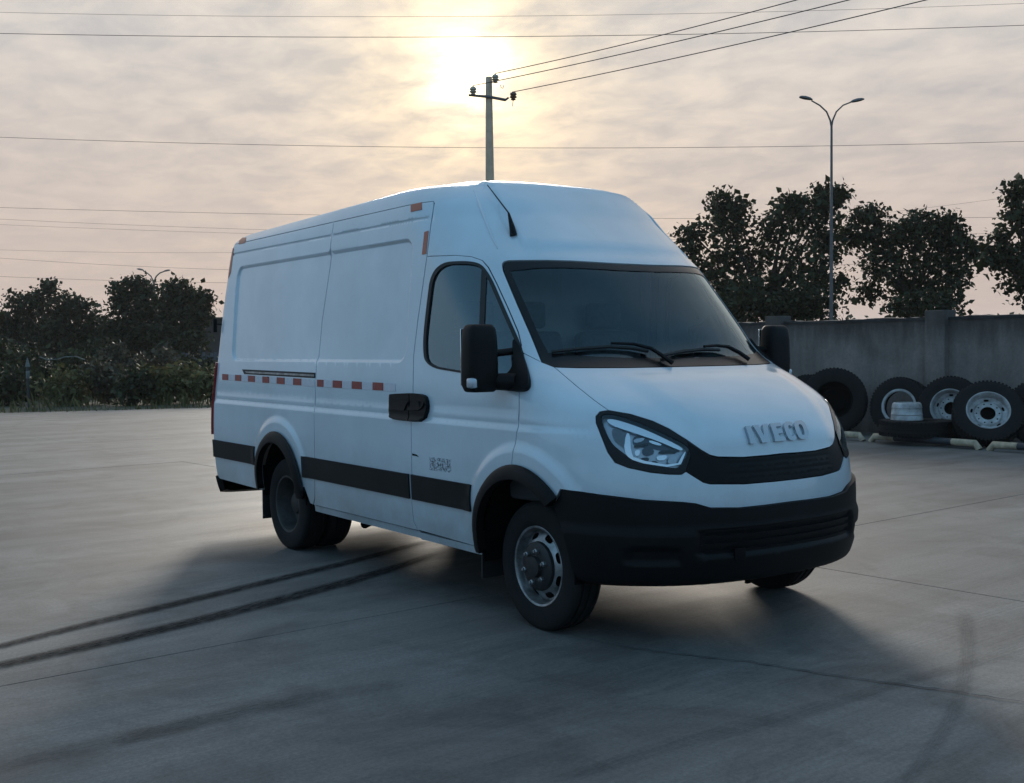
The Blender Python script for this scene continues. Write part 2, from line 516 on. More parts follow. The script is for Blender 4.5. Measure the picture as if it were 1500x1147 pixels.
def chaikin(pts, n=2, closed=True):
    p = np.asarray(pts, float)
    for _ in range(n):
        if closed:
            q = np.roll(p, -1, 0)
            p = np.stack([p*.75+q*.25, p*.25+q*.75], 1).reshape(-1, 2)
        else:
            q = np.stack([p[:-1]*.75+p[1:]*.25, p[:-1]*.25+p[1:]*.75], 1).reshape(-1, 2)
            p = np.concatenate([p[:1], q, p[-1:]])
    return p
def T_(pts, step=6, smooth=0, closed=False):         # a line traced on the photo, as (s, v)
    p = np.asarray(pts, float)
    if smooth: p = chaikin(p, smooth, closed)
    return inv(dens(p, step, closed))
def X_(pts, step=0.05, closed=False, smooth=0):      # a line on the van's flat side given as (x, z)
    p = np.asarray(pts, float)
    if smooth: p = chaikin(p, smooth, closed)
    p = dens(p, step, closed)
    z, ys, xf, Lx, n, xr = [f(p[:, 1]) for f in LF]
    xc = xf-Lx; xb = xr+LR
    s = 1+(p[:, 0]-xb)/(xc-xb)
    for i in np.nonzero(s > 2)[0]:                   # round the front corner: search
        g = np.linspace(2, 3, 2001); gx = surf(g, np.full_like(g, p[i, 1]))[:, 0]
        s[i] = np.interp(p[i, 0], gx, g)
    return np.stack([s, p[:, 1]], -1)
def D_(pts, ds=0.03):                                # a line given as (s, v)
    return dens(pts, ds)
def cat(*ls):
    o = [ls[0]]
    for l in ls[1:]:
        o.append(l[1:] if np.linalg.norm(l[0]-o[-1][-1]) < 1e-4 else l)
    p = np.concatenate(o)
    if np.linalg.norm(p[0]-p[-1]) < 1e-4: p = p[:-1]
    return p
def mirror_loop(half):
    """half runs from the centre line round to the centre line; returns the loop over both halves"""
    m = half[::-1].copy(); m[:, 0] = 6-m[:, 0]
    return cat(half, m)
def inside(pt, poly):
    x, y = pt[:, 0], pt[:, 1]
    c = np.zeros(len(pt), bool)
    px_, py_ = poly[:, 0], poly[:, 1]
    j = len(poly)-1
    for i in range(len(poly)):
        cond = (py_[i] > y) != (py_[j] > y)
        with np.errstate(divide='ignore', invalid='ignore'):
            xi = (px_[j]-px_[i])*(y-py_[i])/(py_[j]-py_[i])+px_[i]
        c ^= cond & (x < xi)
        j = i
    return c
def area2(p):
    q = np.roll(p, -1, 0)
    return (p[:, 0]*q[:, 1]-q[:, 0]*p[:, 1]).sum()
def edge_dist(pt, poly):
    a = poly; b = np.roll(poly, -1, 0)
    best = np.full(len(pt), 1e9)
    for i in range(len(a)):
        ab = b[i]-a[i]; L2 = (ab**2).sum()+1e-15
        t = np.clip(((pt-a[i])@ab)/L2, 0, 1)
        best = np.minimum(best, np.hypot(*(pt-(a[i]+t[:, None]*ab)).T))
    return best
def amap(s):                                         # s -> roughly metres along the outline
    return np.interp(s, [-1, 0, 1, 2, 4, 5, 6, 7], [-1, 0, 1, 4.9, 7.5, 11.4, 12.4, 13.4])
def ametric(q):                                      # (s, v) -> flat coordinates close to metres, x itself along the side
    s, v = q[:, 0], q[:, 1]
    mir = s > 3
    ss = np.where(mir, 6-s, s)
    P = surf(ss, v); ys = LF[1](v); xf = LF[2](v)
    lack = ys-np.abs(P[:, 1])
    a = np.where(ss < 1, P[:, 0]-lack, P[:, 0]+lack)
    return np.stack([np.where(mir, 2*(xf+ys)-a, a), v], -1)
def inset(loop, d):
    if d == 0: return loop
    _, Ps, Pv = frame(surf, loop[:, 0], loop[:, 1])
    ms = np.linalg.norm(Ps, axis=1); mv = np.linalg.norm(Pv, axis=1)
    ms = np.maximum(ms, .05); mv = np.maximum(mv, .05)
    sg = 1.0 if area2(loop) > 0 else -1.0
    e = np.roll(loop, -1, 0)-np.roll(loop, 1, 0)
    ex, ey = e[:, 0]*ms, e[:, 1]*mv
    L = np.hypot(ex, ey)+1e-12
    return loop+np.stack([-ey/L*sg*d/ms, ex/L*sg*d/mv], -1)
def patch(name, loop, mat, parent, holes=(), off=0.0, g=0.04, rim=0.02, rel=True, gap=0.0, extra=None, mirror=False, fn=None):
    """a sheet lying on the body inside a closed (s, v) loop, with real edges turned inward"""
    if area2(loop) < 0: loop = loop[::-1]
    loop = inset(loop, gap)
    holes = [inset(h if area2(h) > 0 else h[::-1], -gap) for h in holes]
    fn = fn or bodyfn(off, rel)
    A = ametric if loop[:, 0].min() < 2.05 else (lambda q: np.stack([amap(q[:, 0]), q[:, 1]], -1))
    lo, hi = loop.min(0), loop.max(0)
    al = np.arange(amap(lo[0])+g/2, amap(hi[0]), g); vl = np.arange(lo[1]+g/2, hi[1], g)
    ia = np.linspace(-1, 7, 4001)
    G = np.stack(np.meshgrid(np.interp(al, amap(ia), ia), vl), -1).reshape(-1, 2)
    if extra is not None: G = np.concatenate([G, extra])
    rings = [loop]+list(holes)
    if len(G):
        k = inside(A(G), A(loop))
        for h in holes: k &= ~inside(A(G), A(h))
        G = G[k]
        near = np.ones(len(G), bool)
        for h in rings: near &= edge_dist(A(G), A(h)) > g*0.30
        G = G[near]
    pts, edges = [], []
    for h in rings:
        n0 = len(pts)
        pts += [tuple(q) for q in h]
        edges += [(n0+i, n0+(i+1) % len(h)) for i in range(len(h))]
    pts += [tuple(q) for q in G]
    P2 = np.array(pts)
    A2 = A(P2)
    res = delaunay_2d_cdt([Vector(q) for q in A2], edges, [], 0, 1e-7)
    V2 = np.array([tuple(q) for q in res[0]])
    F = np.array([f for f in res[2] if len(f) == 3])
    cen = V2[F].mean(1)
    k = inside(cen, A(loop))
    for h in holes: k &= ~inside(cen, A(h))
    F = F[k]
    sv = np.empty((len(V2), 2))
    for i_, og in enumerate(res[3]):
        sv[i_] = P2[og[0]] if len(og) else P2[np.argmin(((A2-V2[i_])**2).sum(1))]
    W = fn(sv[:, 0], sv[:, 1])
    nrm, _, _ = frame(fn, sv[:, 0], sv[:, 1])
    # keep outward orientation
    fa = np.cross(W[F[:, 1]]-W[F[:, 0]], W[F[:, 2]]-W[F[:, 0]])
    flip = np.einsum('ij,ij->i', fa, nrm[F].mean(1)) < 0
    F[flip] = F[flip][:, ::-1]
    verts = [tuple(q) for q in W]; nor = [tuple(q) for q in nrm]; faces = [tuple(int(i) for i in f) for f in F]
    if rim > 0:
        for ri, h in enumerate(rings):
            top = fn(h[:, 0], h[:, 1]); nn, _, _ = frame(fn, h[:, 0], h[:, 1])
            tan = np.roll(top, -1, 0)-np.roll(top, 1, 0)
            on = np.cross(tan, nn)*(1 if ri == 0 else -1)
            on /= np.linalg.norm(on, axis=1, keepdims=True)+1e-12
            base = len(verts); m = len(h)
            verts += [tuple(q) for q in top]+[tuple(q) for q in top-nn*rim]
            nor += [tuple(q) for q in on]*2
            for i in range(m):
                j = (i+1) % m
                q = (base+i, base+m+i, base+m+j, base+j)
                faces.append(q if ri == 0 else q[::-1])
    def make(sgn):
        me = bpy.data.meshes.new(name)
        vs = verts if sgn > 0 else [(a, -b, c_) for a, b, c_ in verts]
        ns = nor if sgn > 0 else [(a, -b, c_) for a, b, c_ in nor]
        fs = faces if sgn > 0 else [f[::-1] for f in faces]
        me.from_pydata(vs, [], fs)
        me.polygons.foreach_set('use_smooth', [True]*len(me.polygons))
        me.normals_split_custom_set_from_vertices(ns)
        return me
    o = link(name, make(1), parent, mat)
    if mirror:
        par2 = mirror if not isinstance(mirror, bool) else parent
        o2 = link(name, make(-1), par2, mat)
        return o, o2
    return o
def bpos(sv, off=0.0):
    sv = np.atleast_2d(sv)
    return bodyfn(off)(sv[:, 0], sv[:, 1])

# ------------------------------------------------------------------ the van
van = tag(empty('delivery_van', (0, 0, 0)), 'white high-roof panel van with black bumper parked on the concrete yard', 'van')
def to_centre(sv, end=True):
    """cut a traced line at the centre plane (s = 3)"""
    sv = sv if end else sv[::-1]
    k = np.nonzero(sv[:, 0] >= 2.985)[0]
    if len(k): sv = sv[:k[0]]
    sv = np.concatenate([sv, [[3.0, sv[-1, 1]]]])
    return sv if end else sv[::-1]
def arc(A, r, a0, a1, n=18):
    t = np.radians(np.linspace(a0, a1, n))
    return [(A[0]+r*math.cos(q), A[1]+r*math.sin(q)) for q in t]
seamF_px = [(637, 292), (631, 330), (625.5, 375), (612, 470), (606, 520), (605, 572), (605, 625), (606, 693), (606, 737), (608.7, 763), (615, 776)]
seamR_px = [(487.5, 333), (480.5, 391), (469, 469), (463.5, 530), (462, 585), (463.5, 666), (463.5, 729)]
seamF = T_(seamF_px, 8); seamR = T_(seamR_px, 8)
ZD = 2.37
xF = surf(seamF[:1, 0], seamF[:1, 1])[0, 0]; xR = surf(seamR[:1, 0], seamR[:1, 1])[0, 0]
seamF[0] = X_([(xF, ZD)])[0]; seamR[0] = X_([(xR, ZD)])[0]
def sx(x, z): return X_([(x, z)])[0]
# extra mesh points where the side is pressed
def rr_loop(x0, x1, z0, z1, r, d):
    x0 -= d; x1 += d; z0 -= d; z1 += d; r = max(r+d, .01)
    o = []
    for cx_, cz_, a in ((x1-r, z1-r, 0), (x0+r, z1-r, 90), (x0+r, z0+r, 180), (x1-r, z0+r, 270)):
        o += arc((cx_, cz_), r, a, a+90, 8)
    return X_(o, 0.035, True)
press = [rr_loop(-4.12, -1.275, 1.395, 2.165, 0.10, d) for d in (-0.026, -0.018, -0.011, -0.004, 0.003)]
press += [X_([(-4.4, z), (0.4, z)], 0.035) for z in (1.043, 1.055, 1.065, 1.075, 1.087, 1.10, 1.12)]
press += [X_([(-4.4, z), (-1.0, z)], 0.035) for z in (2.258, 2.265, 2.272, 2.279, 2.286)]
for A in (ARCH_F, ARCH_R):
    press += [X_(arc(A, A[3]+d, 10, 170, 40), 0.03) for d in (0.055, 0.075, 0.095, 0.115, 0.135)]
press = np.concatenate(press)
GAP = 0.0035

# quarter panel behind the sliding door
ar, az_, ro = ARCH_R[0], ARCH_R[1], ARCH_R[2]+0.02
q = cat(D_([(0.93, 0.42), (0.93, ZD)], 0.04), D_([(0.93, ZD), tuple(sx(-4.25, ZD))]), X_([(-4.25, ZD), (xR, ZD)]), seamR,
        X_([(-2.61, 0.385), (-2.66, 0.39), (-2.715, 0.50)]), X_(arc(ARCH_R, ro, 6, 180)), X_([(ar-ro, 0.45), (ar-ro, 0.40), (-4.40, 0.41)]))
quarter = patch('quarter_panel', q, M['paint'], van, g=0.045, gap=GAP, extra=press, mirror=True)
# sliding door
q = cat(seamR[::-1], X_([(xR, ZD), (xF, ZD)]), seamF, X_([(-1.19, 0.385), (-2.60, 0.385)]))
slide = patch('sliding_door', q, M['paint'], van, g=0.045, gap=GAP, extra=press, mirror=True)
# front door with its window opening
af, azf, rof = ARCH_F[0], ARCH_F[1], ARCH_F[2]+0.03
frame_px = [(625.5, 375.5), (668, 374), (690.6, 376), (706.5, 381.5), (715.5, 391.7), (727, 414), (745, 453), (759, 486), (763.6, 505), (762.5, 514)]
doorfront_px = [(762.5, 514), (760.6, 580), (760.6, 626), (756, 676)]
frame_sv = T_(frame_px, 6); doorfront = T_(doorfront_px, 8)
xdf = surf(doorfront[-1:, 0], doorfront[-1:, 1])[0, 0]
adoor = math.degrees(math.acos((xdf-af)/rof))
win_px = chaikin([(634, 386), (690, 382), (713, 392), (740, 455), (768, 517), (770, 551), (720, 552), (670, 545), (624, 537), (620, 505), (625, 455)], 3)
win = inv(dens(win_px, 5, True))
seamF_d = T_(seamF_px[2:], 8)
q = cat(frame_sv, doorfront, X_(arc(ARCH_F, rof, adoor, 180)), X_([(af-rof, azf), (af-rof, 0.375), (-1.17, 0.39)]), seamF_d[::-1])
door, doorL = patch('front_door', q, M['paint'], van, holes=[win], g=0.045, gap=GAP, extra=press, mirror=True)
seal_in = inset(win if area2(win) > 0 else win[::-1], 0.022)
patch('window_seal', inset(win, -0.004) if area2(win) > 0 else inset(win[::-1], -0.004), M['seal'], door, holes=[seal_in], off=0.004, g=0.1, rim=0.025, mirror=doorL)
patch('window_glass', inset(win if area2(win) > 0 else win[::-1], 0.016), M['sideglass'], door, off=-0.006, g=0.06, rim=0, mirror=doorL)
bar = T_([(707, 389), (713, 398), (709, 470), (705, 548), (698, 548), (702, 470), (705, 398)], 6, closed=True)
patch('window_divider', bar, M['seal'], door, off=0.0, g=0.1, rim=0.02, mirror=doorL)
# mirror foot on the door
foot = T_(chaikin([(752, 496), (763, 508), (778, 552), (778, 571), (765, 575), (744, 572), (741, 556), (757, 541)], 2), 5, closed=True)

# roof with pillars round the windshield
wtop_px = [(737, 383), (760, 381.3), (800, 381), (837, 382), (880, 384.5), (905, 386)]
wside_px = [(737, 383), (736, 392), (758, 446), (778.7, 493), (794, 531)]
ws_c = to_centre(T_(wtop_px[1:], 6))
corner = T_(chaikin([(760, 381.3), (735, 382.0), (737.5, 397)], 3, False), 3)
wside = T_(wside_px[2:], 6)
wl_half = cat(ws_c[::-1], corner, wside)
base_px = [(794, 531), (768, 518), (762.5, 514)]
pil = T_(base_px, 5)
roof_half = cat(wl_half, pil, frame_sv[::-1], seamF[:4][::-1] if False else T_(seamF_px[:3][::-1], 6)[:-1], X_([(xF, ZD), (-4.25, ZD)]),
                D_([tuple(sx(-4.25, ZD)), (0.93, ZD), (0.0, ZD)]), D_([(0, ZD), (0, 3.2)]), D_([(0, 3.2), (3, 3.2)]))
ridge = []
for yy in (0.56, 0.585, 0.61, 0.635, 0.66, 0.70):
    g_ = np.linspace(2.03, 2.5, 24)
    for v_ in g_:
        s_ = np.linspace(2.0, 3.0, 300); P_ = surf(s_, np.full_like(s_, v_))
        yt = yy-0.175*(v_-2.0)
        ridge.append((np.interp(-yt, P_[:, 1], s_), v_))
ridge = np.array(ridge); ridge = np.concatenate([ridge, np.stack([6-ridge[:, 0], ridge[:, 1]], -1)])
roof = patch('roof', mirror_loop(roof_half), M['paint'], van, g=0.045, gap=GAP, rim=0.03, extra=ridge)

# windshield
cowl_px = [(794, 531), (812, 537), (845, 537.5), (878, 537.5), (920, 537.3), (984, 536)]
cowl = to_centre(T_(cowl_px, 6))
ws_half = cat(wl_half, cowl)
ws_loop = mirror_loop(ws_half)
ws = patch('windshield', inset(ws_loop if area2(ws_loop) > 0 else ws_loop[::-1], 0.004), M['glass'], van, off=-0.008, g=0.06, rim=0)
wi_px = chaikin([(747, 396), (800, 390), (880, 393), (905, 395)], 2, False)
wi_top = to_centre(T_(wi_px, 6))
wi_side = T_([(747, 396), (768, 442), (790, 492), (803, 516)], 6)
wi_bot = to_centre(T_([(803, 516), (850, 520), (920, 523), (990, 523)], 6))
wi = mirror_loop(cat(wi_top[::-1], wi_side, wi_bot))
patch('windshield_border', inset(ws_loop if area2(ws_loop) > 0 else ws_loop[::-1], 0.003), M['gloss'], ws, holes=[wi], off=-0.005, g=0.06, rim=0.01)

# hood
hseam = T_([(812, 538), (845, 566), (870, 586), (891, 601)], 6)
hood_rear = to_centre(T_([(812, 538), (845, 539), (878, 539), (920, 538.8), (984, 537.5)], 6))
beztop_px = [(891, 601), (924, 606.7), (956, 616.7), (980, 628), (1006.7, 645)]
gtop_px = [(1006.7, 645), (1026, 659), (1040, 667), (1052, 669.6), (1090, 670), (1126, 667), (1150, 664)]
beztop = T_(beztop_px, 5); gtop = to_centre(T_(gtop_px, 5))
hood = patch('hood', mirror_loop(cat(hood_rear[::-1], hseam, beztop, gtop)), M['paint'], van, g=0.03, gap=GAP, rim=0.025)

# dark strips added behind the panel gaps to stop light leaking through
def gap_strip(line, w=0.03, off=-0.032, both=True):
    n_, Ps, Pv = frame(surf, line[:, 0], line[:, 1])
    ms = np.maximum(np.linalg.norm(Ps, axis=1), .05); mv = np.maximum(np.linalg.norm(Pv, axis=1), .05)
    e = np.gradient(line, axis=0); ex, ey = e[:, 0]*ms, e[:, 1]*mv
    L_ = np.hypot(ex, ey)+1e-12
    d_ = np.stack([-ey/L_*w/ms, ex/L_*w/mv], -1)
    patch('gap_backing', np.concatenate([line+d_, (line-d_)[::-1]]), M['dark'], van, off=off, g=0.2, rim=0, rel=False, mirror=both)
for ln in (seamF[1:-1], seamR[1:-1], frame_sv[1:-1], doorfront[:-1], X_([(xF-0.03, ZD), (-4.2, ZD)], 0.08), hseam[1:-1], hood_rear[1:-2]):
    gap_strip(ln[::2] if len(ln) > 20 else ln)
for sg in (-1, 1):
    MB().box((-1.55, sg*0.915, 0.385), (2.1, 0.05, 0.11)).build('sill_light_block', M['dark'], van)  # unseen dark box added to block light showing under the doors

# headlight bezel, lens and inside
bez_px = [(891, 601), (924, 606.7), (956, 616.7), (980, 628), (1006.7, 645), (1012, 668), (1004.7, 690.7), (998, 695), (980, 694.7), (953, 692), (920, 685),
          (901, 677.5), (890.7, 662.7), (881, 638.7), (873.5, 620), (873, 610), (879, 603)]
lens_px = chaikin([(880, 613), (884, 607), (900, 607.5), (926.7, 615.5), (953, 627), (980, 639), (1010, 655), (1007, 664), (996, 685), (985, 685), (953, 681), (929, 675.5), (912, 662), (895, 649)], 2)
bez = inv(dens(bez_px, 5, True)); lens = inv(dens(lens_px, 4, True))
hl = empty('headlight'); hl.parent = van
hlL = empty('headlight'); hlL.parent = van
bz, bzL = patch('bezel', bez, M['gloss'], hl, holes=[lens], off=0.002, g=0.05, rim=0.045, gap=0.002, mirror=hlL)
patch('lens', inset(lens if area2(lens) > 0 else lens[::-1], 0.001), M['lens'], hl, off=0.0, g=0.04, rim=0, mirror=hlL)
patch('lamp_back', inset(lens if area2(lens) > 0 else lens[::-1], -0.004), M['lamp_grey'], hl, off=-0.042, g=0.04, rim=0, mirror=hlL)
def lp(px_, mat, off, name, sm=2, rim=0.01, holes=()):
    patch(name, T_(chaikin(px_, sm), 4, closed=True), M[mat], hl, off=off, g=0.03, rim=rim, mirror=hlL, holes=[T_(chaikin(h, sm), 4, closed=True) for h in holes])
lp([(886, 612), (900, 611), (940, 624), (975, 640), (1003, 655), (1000, 660), (968, 645), (930, 632), (895, 621)], 'chrome', -0.018, 'upper_strip')
lp([(895, 624), (912, 628), (925, 640), (921, 660), (908, 652), (896, 640)], 'amberless', -0.020, 'turn_signal')
lp([(917, 632), (923, 634), (924, 660), (929, 672), (992, 683), (1003, 662), (1007, 660), (996, 686), (925, 676), (913, 660)], 'chrome', -0.014, 'lamp_frame', 1)
lp([(926, 637), (938, 633), (972, 643), (996, 658), (990, 664), (962, 655), (928, 652)], 'lamp_dark', -0.036, 'reflector_hood', 1)
lp([(928, 654), (990, 662), (986, 679), (932, 671)], 'lamp_grey', -0.040, 'reflector', 1)
for px_, mt, of in (([(928, 640), (946, 637), (943, 643), (929, 647)], 'lamp_grey', -0.030), ([(952, 641), (972, 648), (968, 651), (952, 646)], 'chrome', -0.026),
                    ([(928, 650), (950, 646), (951, 650), (929, 655)], 'seal', -0.024), ([(966, 659), (996, 656), (997, 661), (967, 664)], 'seal', -0.024),
                    ([(929, 659), (938, 657), (937, 666), (931, 668)], 'chrome', -0.026), ([(941, 655), (955, 652), (961, 662), (950, 668), (941, 665)], 'lamp_dark', -0.028),
                    ([(938, 670), (952, 669), (950, 676), (941, 675)], 'seal', -0.024), ([(962, 667), (980, 665), (976, 673), (964, 674)], 'chrome', -0.024),
                    ([(955, 674), (963, 675), (966, 680), (957, 680)], 'seal', -0.020), ([(981, 669), (989, 667), (985, 679), (979, 678)], 'lamp_grey', -0.018)):
    lp(px_, mt, of, 'reflector_facet', 1, 0.006)

# grille between the lamps
glow_px = [(1004.7, 690.7), (1018, 699), (1030, 706.5), (1040, 709), (1090, 709), (1137, 705), (1150, 703.5)]
gin_px = [(1006.7, 645), (1012, 668), (1004.7, 690.7)]
gbot = to_centre(T_(glow_px, 5)); gin = T_(gin_px, 5)
gl_half = cat(gtop[::-1], gin, gbot)
def grille_fn(s, v):
    P = surf(s, v); n, _, _ = frame(surf, s, v)
    w = 0.5+0.5*np.cos((v-0.80)/0.026*2*math.pi)
    y = np.abs(P[..., 1])
    d = -0.004-0.0015*(1-sstep(0.36, 0.42, y))*w
    return P+n*d[..., None]
ggrid = np.stack(np.meshgrid(np.arange(2.3, 3.7, 0.03), np.arange(0.70, 0.95, 0.0065)), -1).reshape(-1, 2)
grille = patch('grille', mirror_loop(gl_half), M['plastic'], van, g=0.05, rim=0.03, gap=0.002, fn=grille_fn, extra=ggrid)
fr_half = cat(gtop[::-1], gin, gbot)

# front wings and the white band under the lamps, one pressing
bezlow_px = [(1004.7, 690.7), (998, 695), (980, 694.7), (953, 692), (920, 685), (901, 677.5), (890.7, 662.7), (881, 638.7), (873.5, 620), (873, 610), (879, 603), (891, 601)]
bumptop_px = [(826, 716), (878.5, 724.5), (941, 732.5), (1001, 736), (1019.6, 738), (1040, 744), (1082, 744), (1120, 740), (1150, 736)]
bumptop = to_centre(T_(bumptop_px, 6))
abump = 44.0
fas_half = cat(gbot[::-1], T_(bezlow_px, 5), hseam[::-1], T_([(812, 538), (794, 531)], 5), pil, doorfront, X_(arc(ARCH_F, rof, adoor, abump), 0.04), bumptop)
fascia = patch('front_fascia', mirror_loop(fas_half), M['paint'], van, g=0.035, gap=0.0025, rim=0.025, extra=press)

# bumper
bx0 = ARCH_F[0]+0.40
bl = X_([(0.285, 0.745), (0.235, 0.690), (0.285, 0.60), (0.318, 0.52), (0.332, 0.43), (0.345, 0.30)], 0.03)
bb = D_([tuple(X_([(0.345, 0.30)])[0]), (2.25, 0.285), (2.5, 0.285), (3.0, 0.29)])
def bump_fn(s, v):
    P = surf(s, v); n, _, _ = frame(surf, s, v)
    y = np.abs(P[..., 1]); z = P[..., 2]
    d = 0.022+0.014*(1-sstep(0.56, 0.62, z))*sstep(0.30, 0.36, z)
    d = d-0.03*(1-sstep(-0.03, 0.0, sd_rrect(y, z, -0.56, 0.56, 0.455, 0.60, 0.03)))
    d = d-0.018*(1-sstep(-0.03, 0.0, sd_rrect(y, z, 0.62, 0.84, 0.42, 0.52, 0.04)))
    d = d-0.05*(1-sstep(0.285, 0.33, z))
    return P+n*d[..., None]
bgrid = np.stack(np.meshgrid(np.arange(2.2, 3.8, 0.025), np.arange(0.25, 0.72, 0.014)), -1).reshape(-1, 2)
bumper = patch('bumper', mirror_loop(cat(bumptop[::-1], bl, bb)), M['plastic'], van, g=0.06, rim=0.05, gap=0.001, fn=bump_fn, extra=bgrid)
for zz in (0.478, 0.515, 0.552, 0.588):
    sl = mirror_loop(D_([(3, zz+0.009), (2.63, zz+0.009), (2.63, zz-0.009), (3, zz-0.009)], 0.04))
    patch('intake_slat', sl, M['plastic'], bumper, off=0.018, g=0.08, rim=0.03, rel=False)
tow = T_([(1070, 800), (1085, 799), (1085, 815), (1070, 816)], 4, closed=True)
patch('tow_eye_cover', tow, M['gloss'], bumper, off=0.040, g=0.05, rim=0.01, rel=False)
MB().box((0.72, -0.12, 0.285), (0.02, 0.03, 0.05)).build('tow_hook', M['dark'], bumper, bevel=0.004)

# badge letters standing on the hood, drawn in a unit box and laid over the badge's place
BQ = np.array([(1085.5, 629.5), (1173.5, 620.5), (1181.5, 644.5), (1093.5, 653.0)])
def badge(u, w):
    u, w = np.asarray(u), np.asarray(w)
    return (BQ[0]*((1-u)*w)[:, None]+BQ[1]*(u*w)[:, None]+BQ[2]*(u*(1-w))[:, None]+BQ[3]*((1-u)*(1-w))[:, None])
def ell(cx_, cy_, rx, ry, n=28, a0=0, a1=360, e=2.6):
    t = np.radians(np.linspace(a0, a1, n, endpoint=(a1-a0) < 360))
    c_, s_ = np.cos(t), np.sin(t)
    return [(cx_+rx*np.sign(a)*abs(a)**(2/e), cy_+ry*np.sign(b)*abs(b)**(2/e)) for a, b in zip(c_, s_)]
LET = [([(0.02, 0), (0.105, 0), (0.105, 1), (0.02, 1)], None),
       ([(0.14, 1), (0.225, 1), (0.265, 0.36), (0.305, 1), (0.385, 1), (0.315, 0), (0.215, 0)], None),
       ([(0.425, 0), (0.60, 0), (0.60, 0.2), (0.505, 0.2), (0.505, 0.41), (0.585, 0.41), (0.585, 0.6), (0.505, 0.6), (0.505, 0.8), (0.60, 0.8), (0.60, 1), (0.425, 1)], None),
       (ell(0.72, 0.5, 0.09, 0.52, 26, 48, 312)+[(0.765, 0.25), (0.765, 0.30)]+ell(0.725, 0.5, 0.028, 0.30, 16, 300, 60)[:]+[(0.765, 0.70)], None),
       (ell(0.90, 0.5, 0.10, 0.52), ell(0.90, 0.5, 0.032, 0.30, 18))]
for poly, hole in LET:
    P_ = np.array(poly); lo_ = inv(dens(badge(P_[:, 0], P_[:, 1]), 2.5, True))
    hs = []
    if hole is not None:
        H_ = np.array(hole); hs = [inv(badge(H_[:, 0], H_[:, 1]))]
    patch('badge_letter', lo_, M['badge'], hood, holes=hs, off=0.016, g=0.03, rim=0.016)

# side mouldings, arch trims
def mould(x0, x1, z0=0.574, z1=0.727, first=None):
    lo_ = cat(X_([(x0, z0), (x1, z0)]), X_([(x1, z0), (x1, z1)]), X_([(x1, z1), (x0, z1)])) if first is None else \
        cat(D_([(first, z0), tuple(sx(-4.3, z0))]), X_([(-4.3, z0), (x1, z0), (x1, z1), (-4.3, z1)]), D_([tuple(sx(-4.3, z1)), (first, z1)]))
    patch('side_moulding', lo_, M['trim'], van, off=0.012, g=0.06, rim=0.02, mirror=True, gap=0.002)
mould(None, -3.575, 0.592, 0.738, first=0.45)
mould(-2.715, -1.20)
mould(-1.172, -0.505)
def arch_trim(A, legl, legr, a0=0, a1=180):
    o_ = arc(A, A[3], a0, a1, 34); i_ = arc(A, A[2], a1, a0, 34)
    pts = o_+legl+i_+legr
    lo_ = X_(pts, 0.05, True)
    rad = np.concatenate([X_(arc(A, A[2]+d, a0, a1, 40), 0.05) for d in (0.008, 0.02, 0.04, 0.06)])
    def fn(s, v):
        P = surf(s, v); n, _, _ = frame(surf, s, v)
        rr = np.hypot(P[..., 0]-A[0], np.maximum(P[..., 2], A[1])-A[1])
        w = (rr-A[2])/(A[3]-A[2])
        d = 0.012+relief(P, s, v)+0.030*np.sqrt(np.clip(1-np.clip(w, 0, 1)**2, 0, 1))
        return P+n*d[..., None]
    patch('wheel_arch_trim', lo_, M['plastic'], van, g=0.04, rim=0.05, fn=fn, extra=rad, mirror=True)
arch_trim(ARCH_R, [(ARCH_R[0]-ARCH_R[3], 0.42), (ARCH_R[0]-ARCH_R[2], 0.42)], [(ARCH_R[0]+ARCH_R[2], 0.42), (ARCH_R[0]+ARCH_R[3]-0.01, 0.42)])
arch_trim(ARCH_F, [(ARCH_F[0]-ARCH_F[3], 0.36), (ARCH_F[0]-ARCH_F[2], 0.36)], [], 44, 180)
# rear doors and rear bumper, closed tail
for a_, b_ in ((0.0, 0.90), (5.10, 6.0)):
    patch('rear_door', cat(D_([(a_+0.004, 0.45), (b_, 0.45), (b_, ZD-0.01), (a_+0.004, ZD-0.01)], 0.06), D_([(a_+0.004, ZD-0.01), (a_+0.004, 0.45)], 0.08)), M['paint'], van, g=0.10, gap=GAP)
patch('rear_bumper', cat(D_([(0, 0.26), (0.93, 0.30), (0.99, 0.43)], .05), D_([(0.99, 0.43), (0.0, 0.44)], .05)), M['plastic'], van, off=0.015, g=0.08, rim=0.05, mirror=True)
lampr = D_([(0.70, 0.78), (0.955, 0.78), (0.955, 1.38), (0.70, 1.38), (0.70, 0.78)], .03)[:-1]
patch('tail_lamp', lampr, M['redlens'], van, off=0.02, g=0.05, rim=0.03, mirror=True)
MB().tube([(-4.42, -0.80, 1.68), (-4.46, -0.93, 1.70), (-4.46, -0.97, 1.70)], 0.008, 6).box((-4.46, -0.99, 1.69), (0.03, 0.03, 0.11)).build('marker_lamp', M['plastic'], van)
# small gutter clip lines on the sill
patch('sill_step', X_([(-1.13, 0.335), (-0.47, 0.335), (-0.47, 0.375), (-1.13, 0.375)], 0.05, True), M['paint'], van, off=-0.004, g=0.06, rim=0.02, mirror=True)
patch('sill', X_([(-2.62, 0.335), (-1.15, 0.335), (-1.15, 0.378), (-2.62, 0.378)], 0.05, True), M['paint'], van, off=-0.015, g=0.06, rim=0.02, mirror=True)

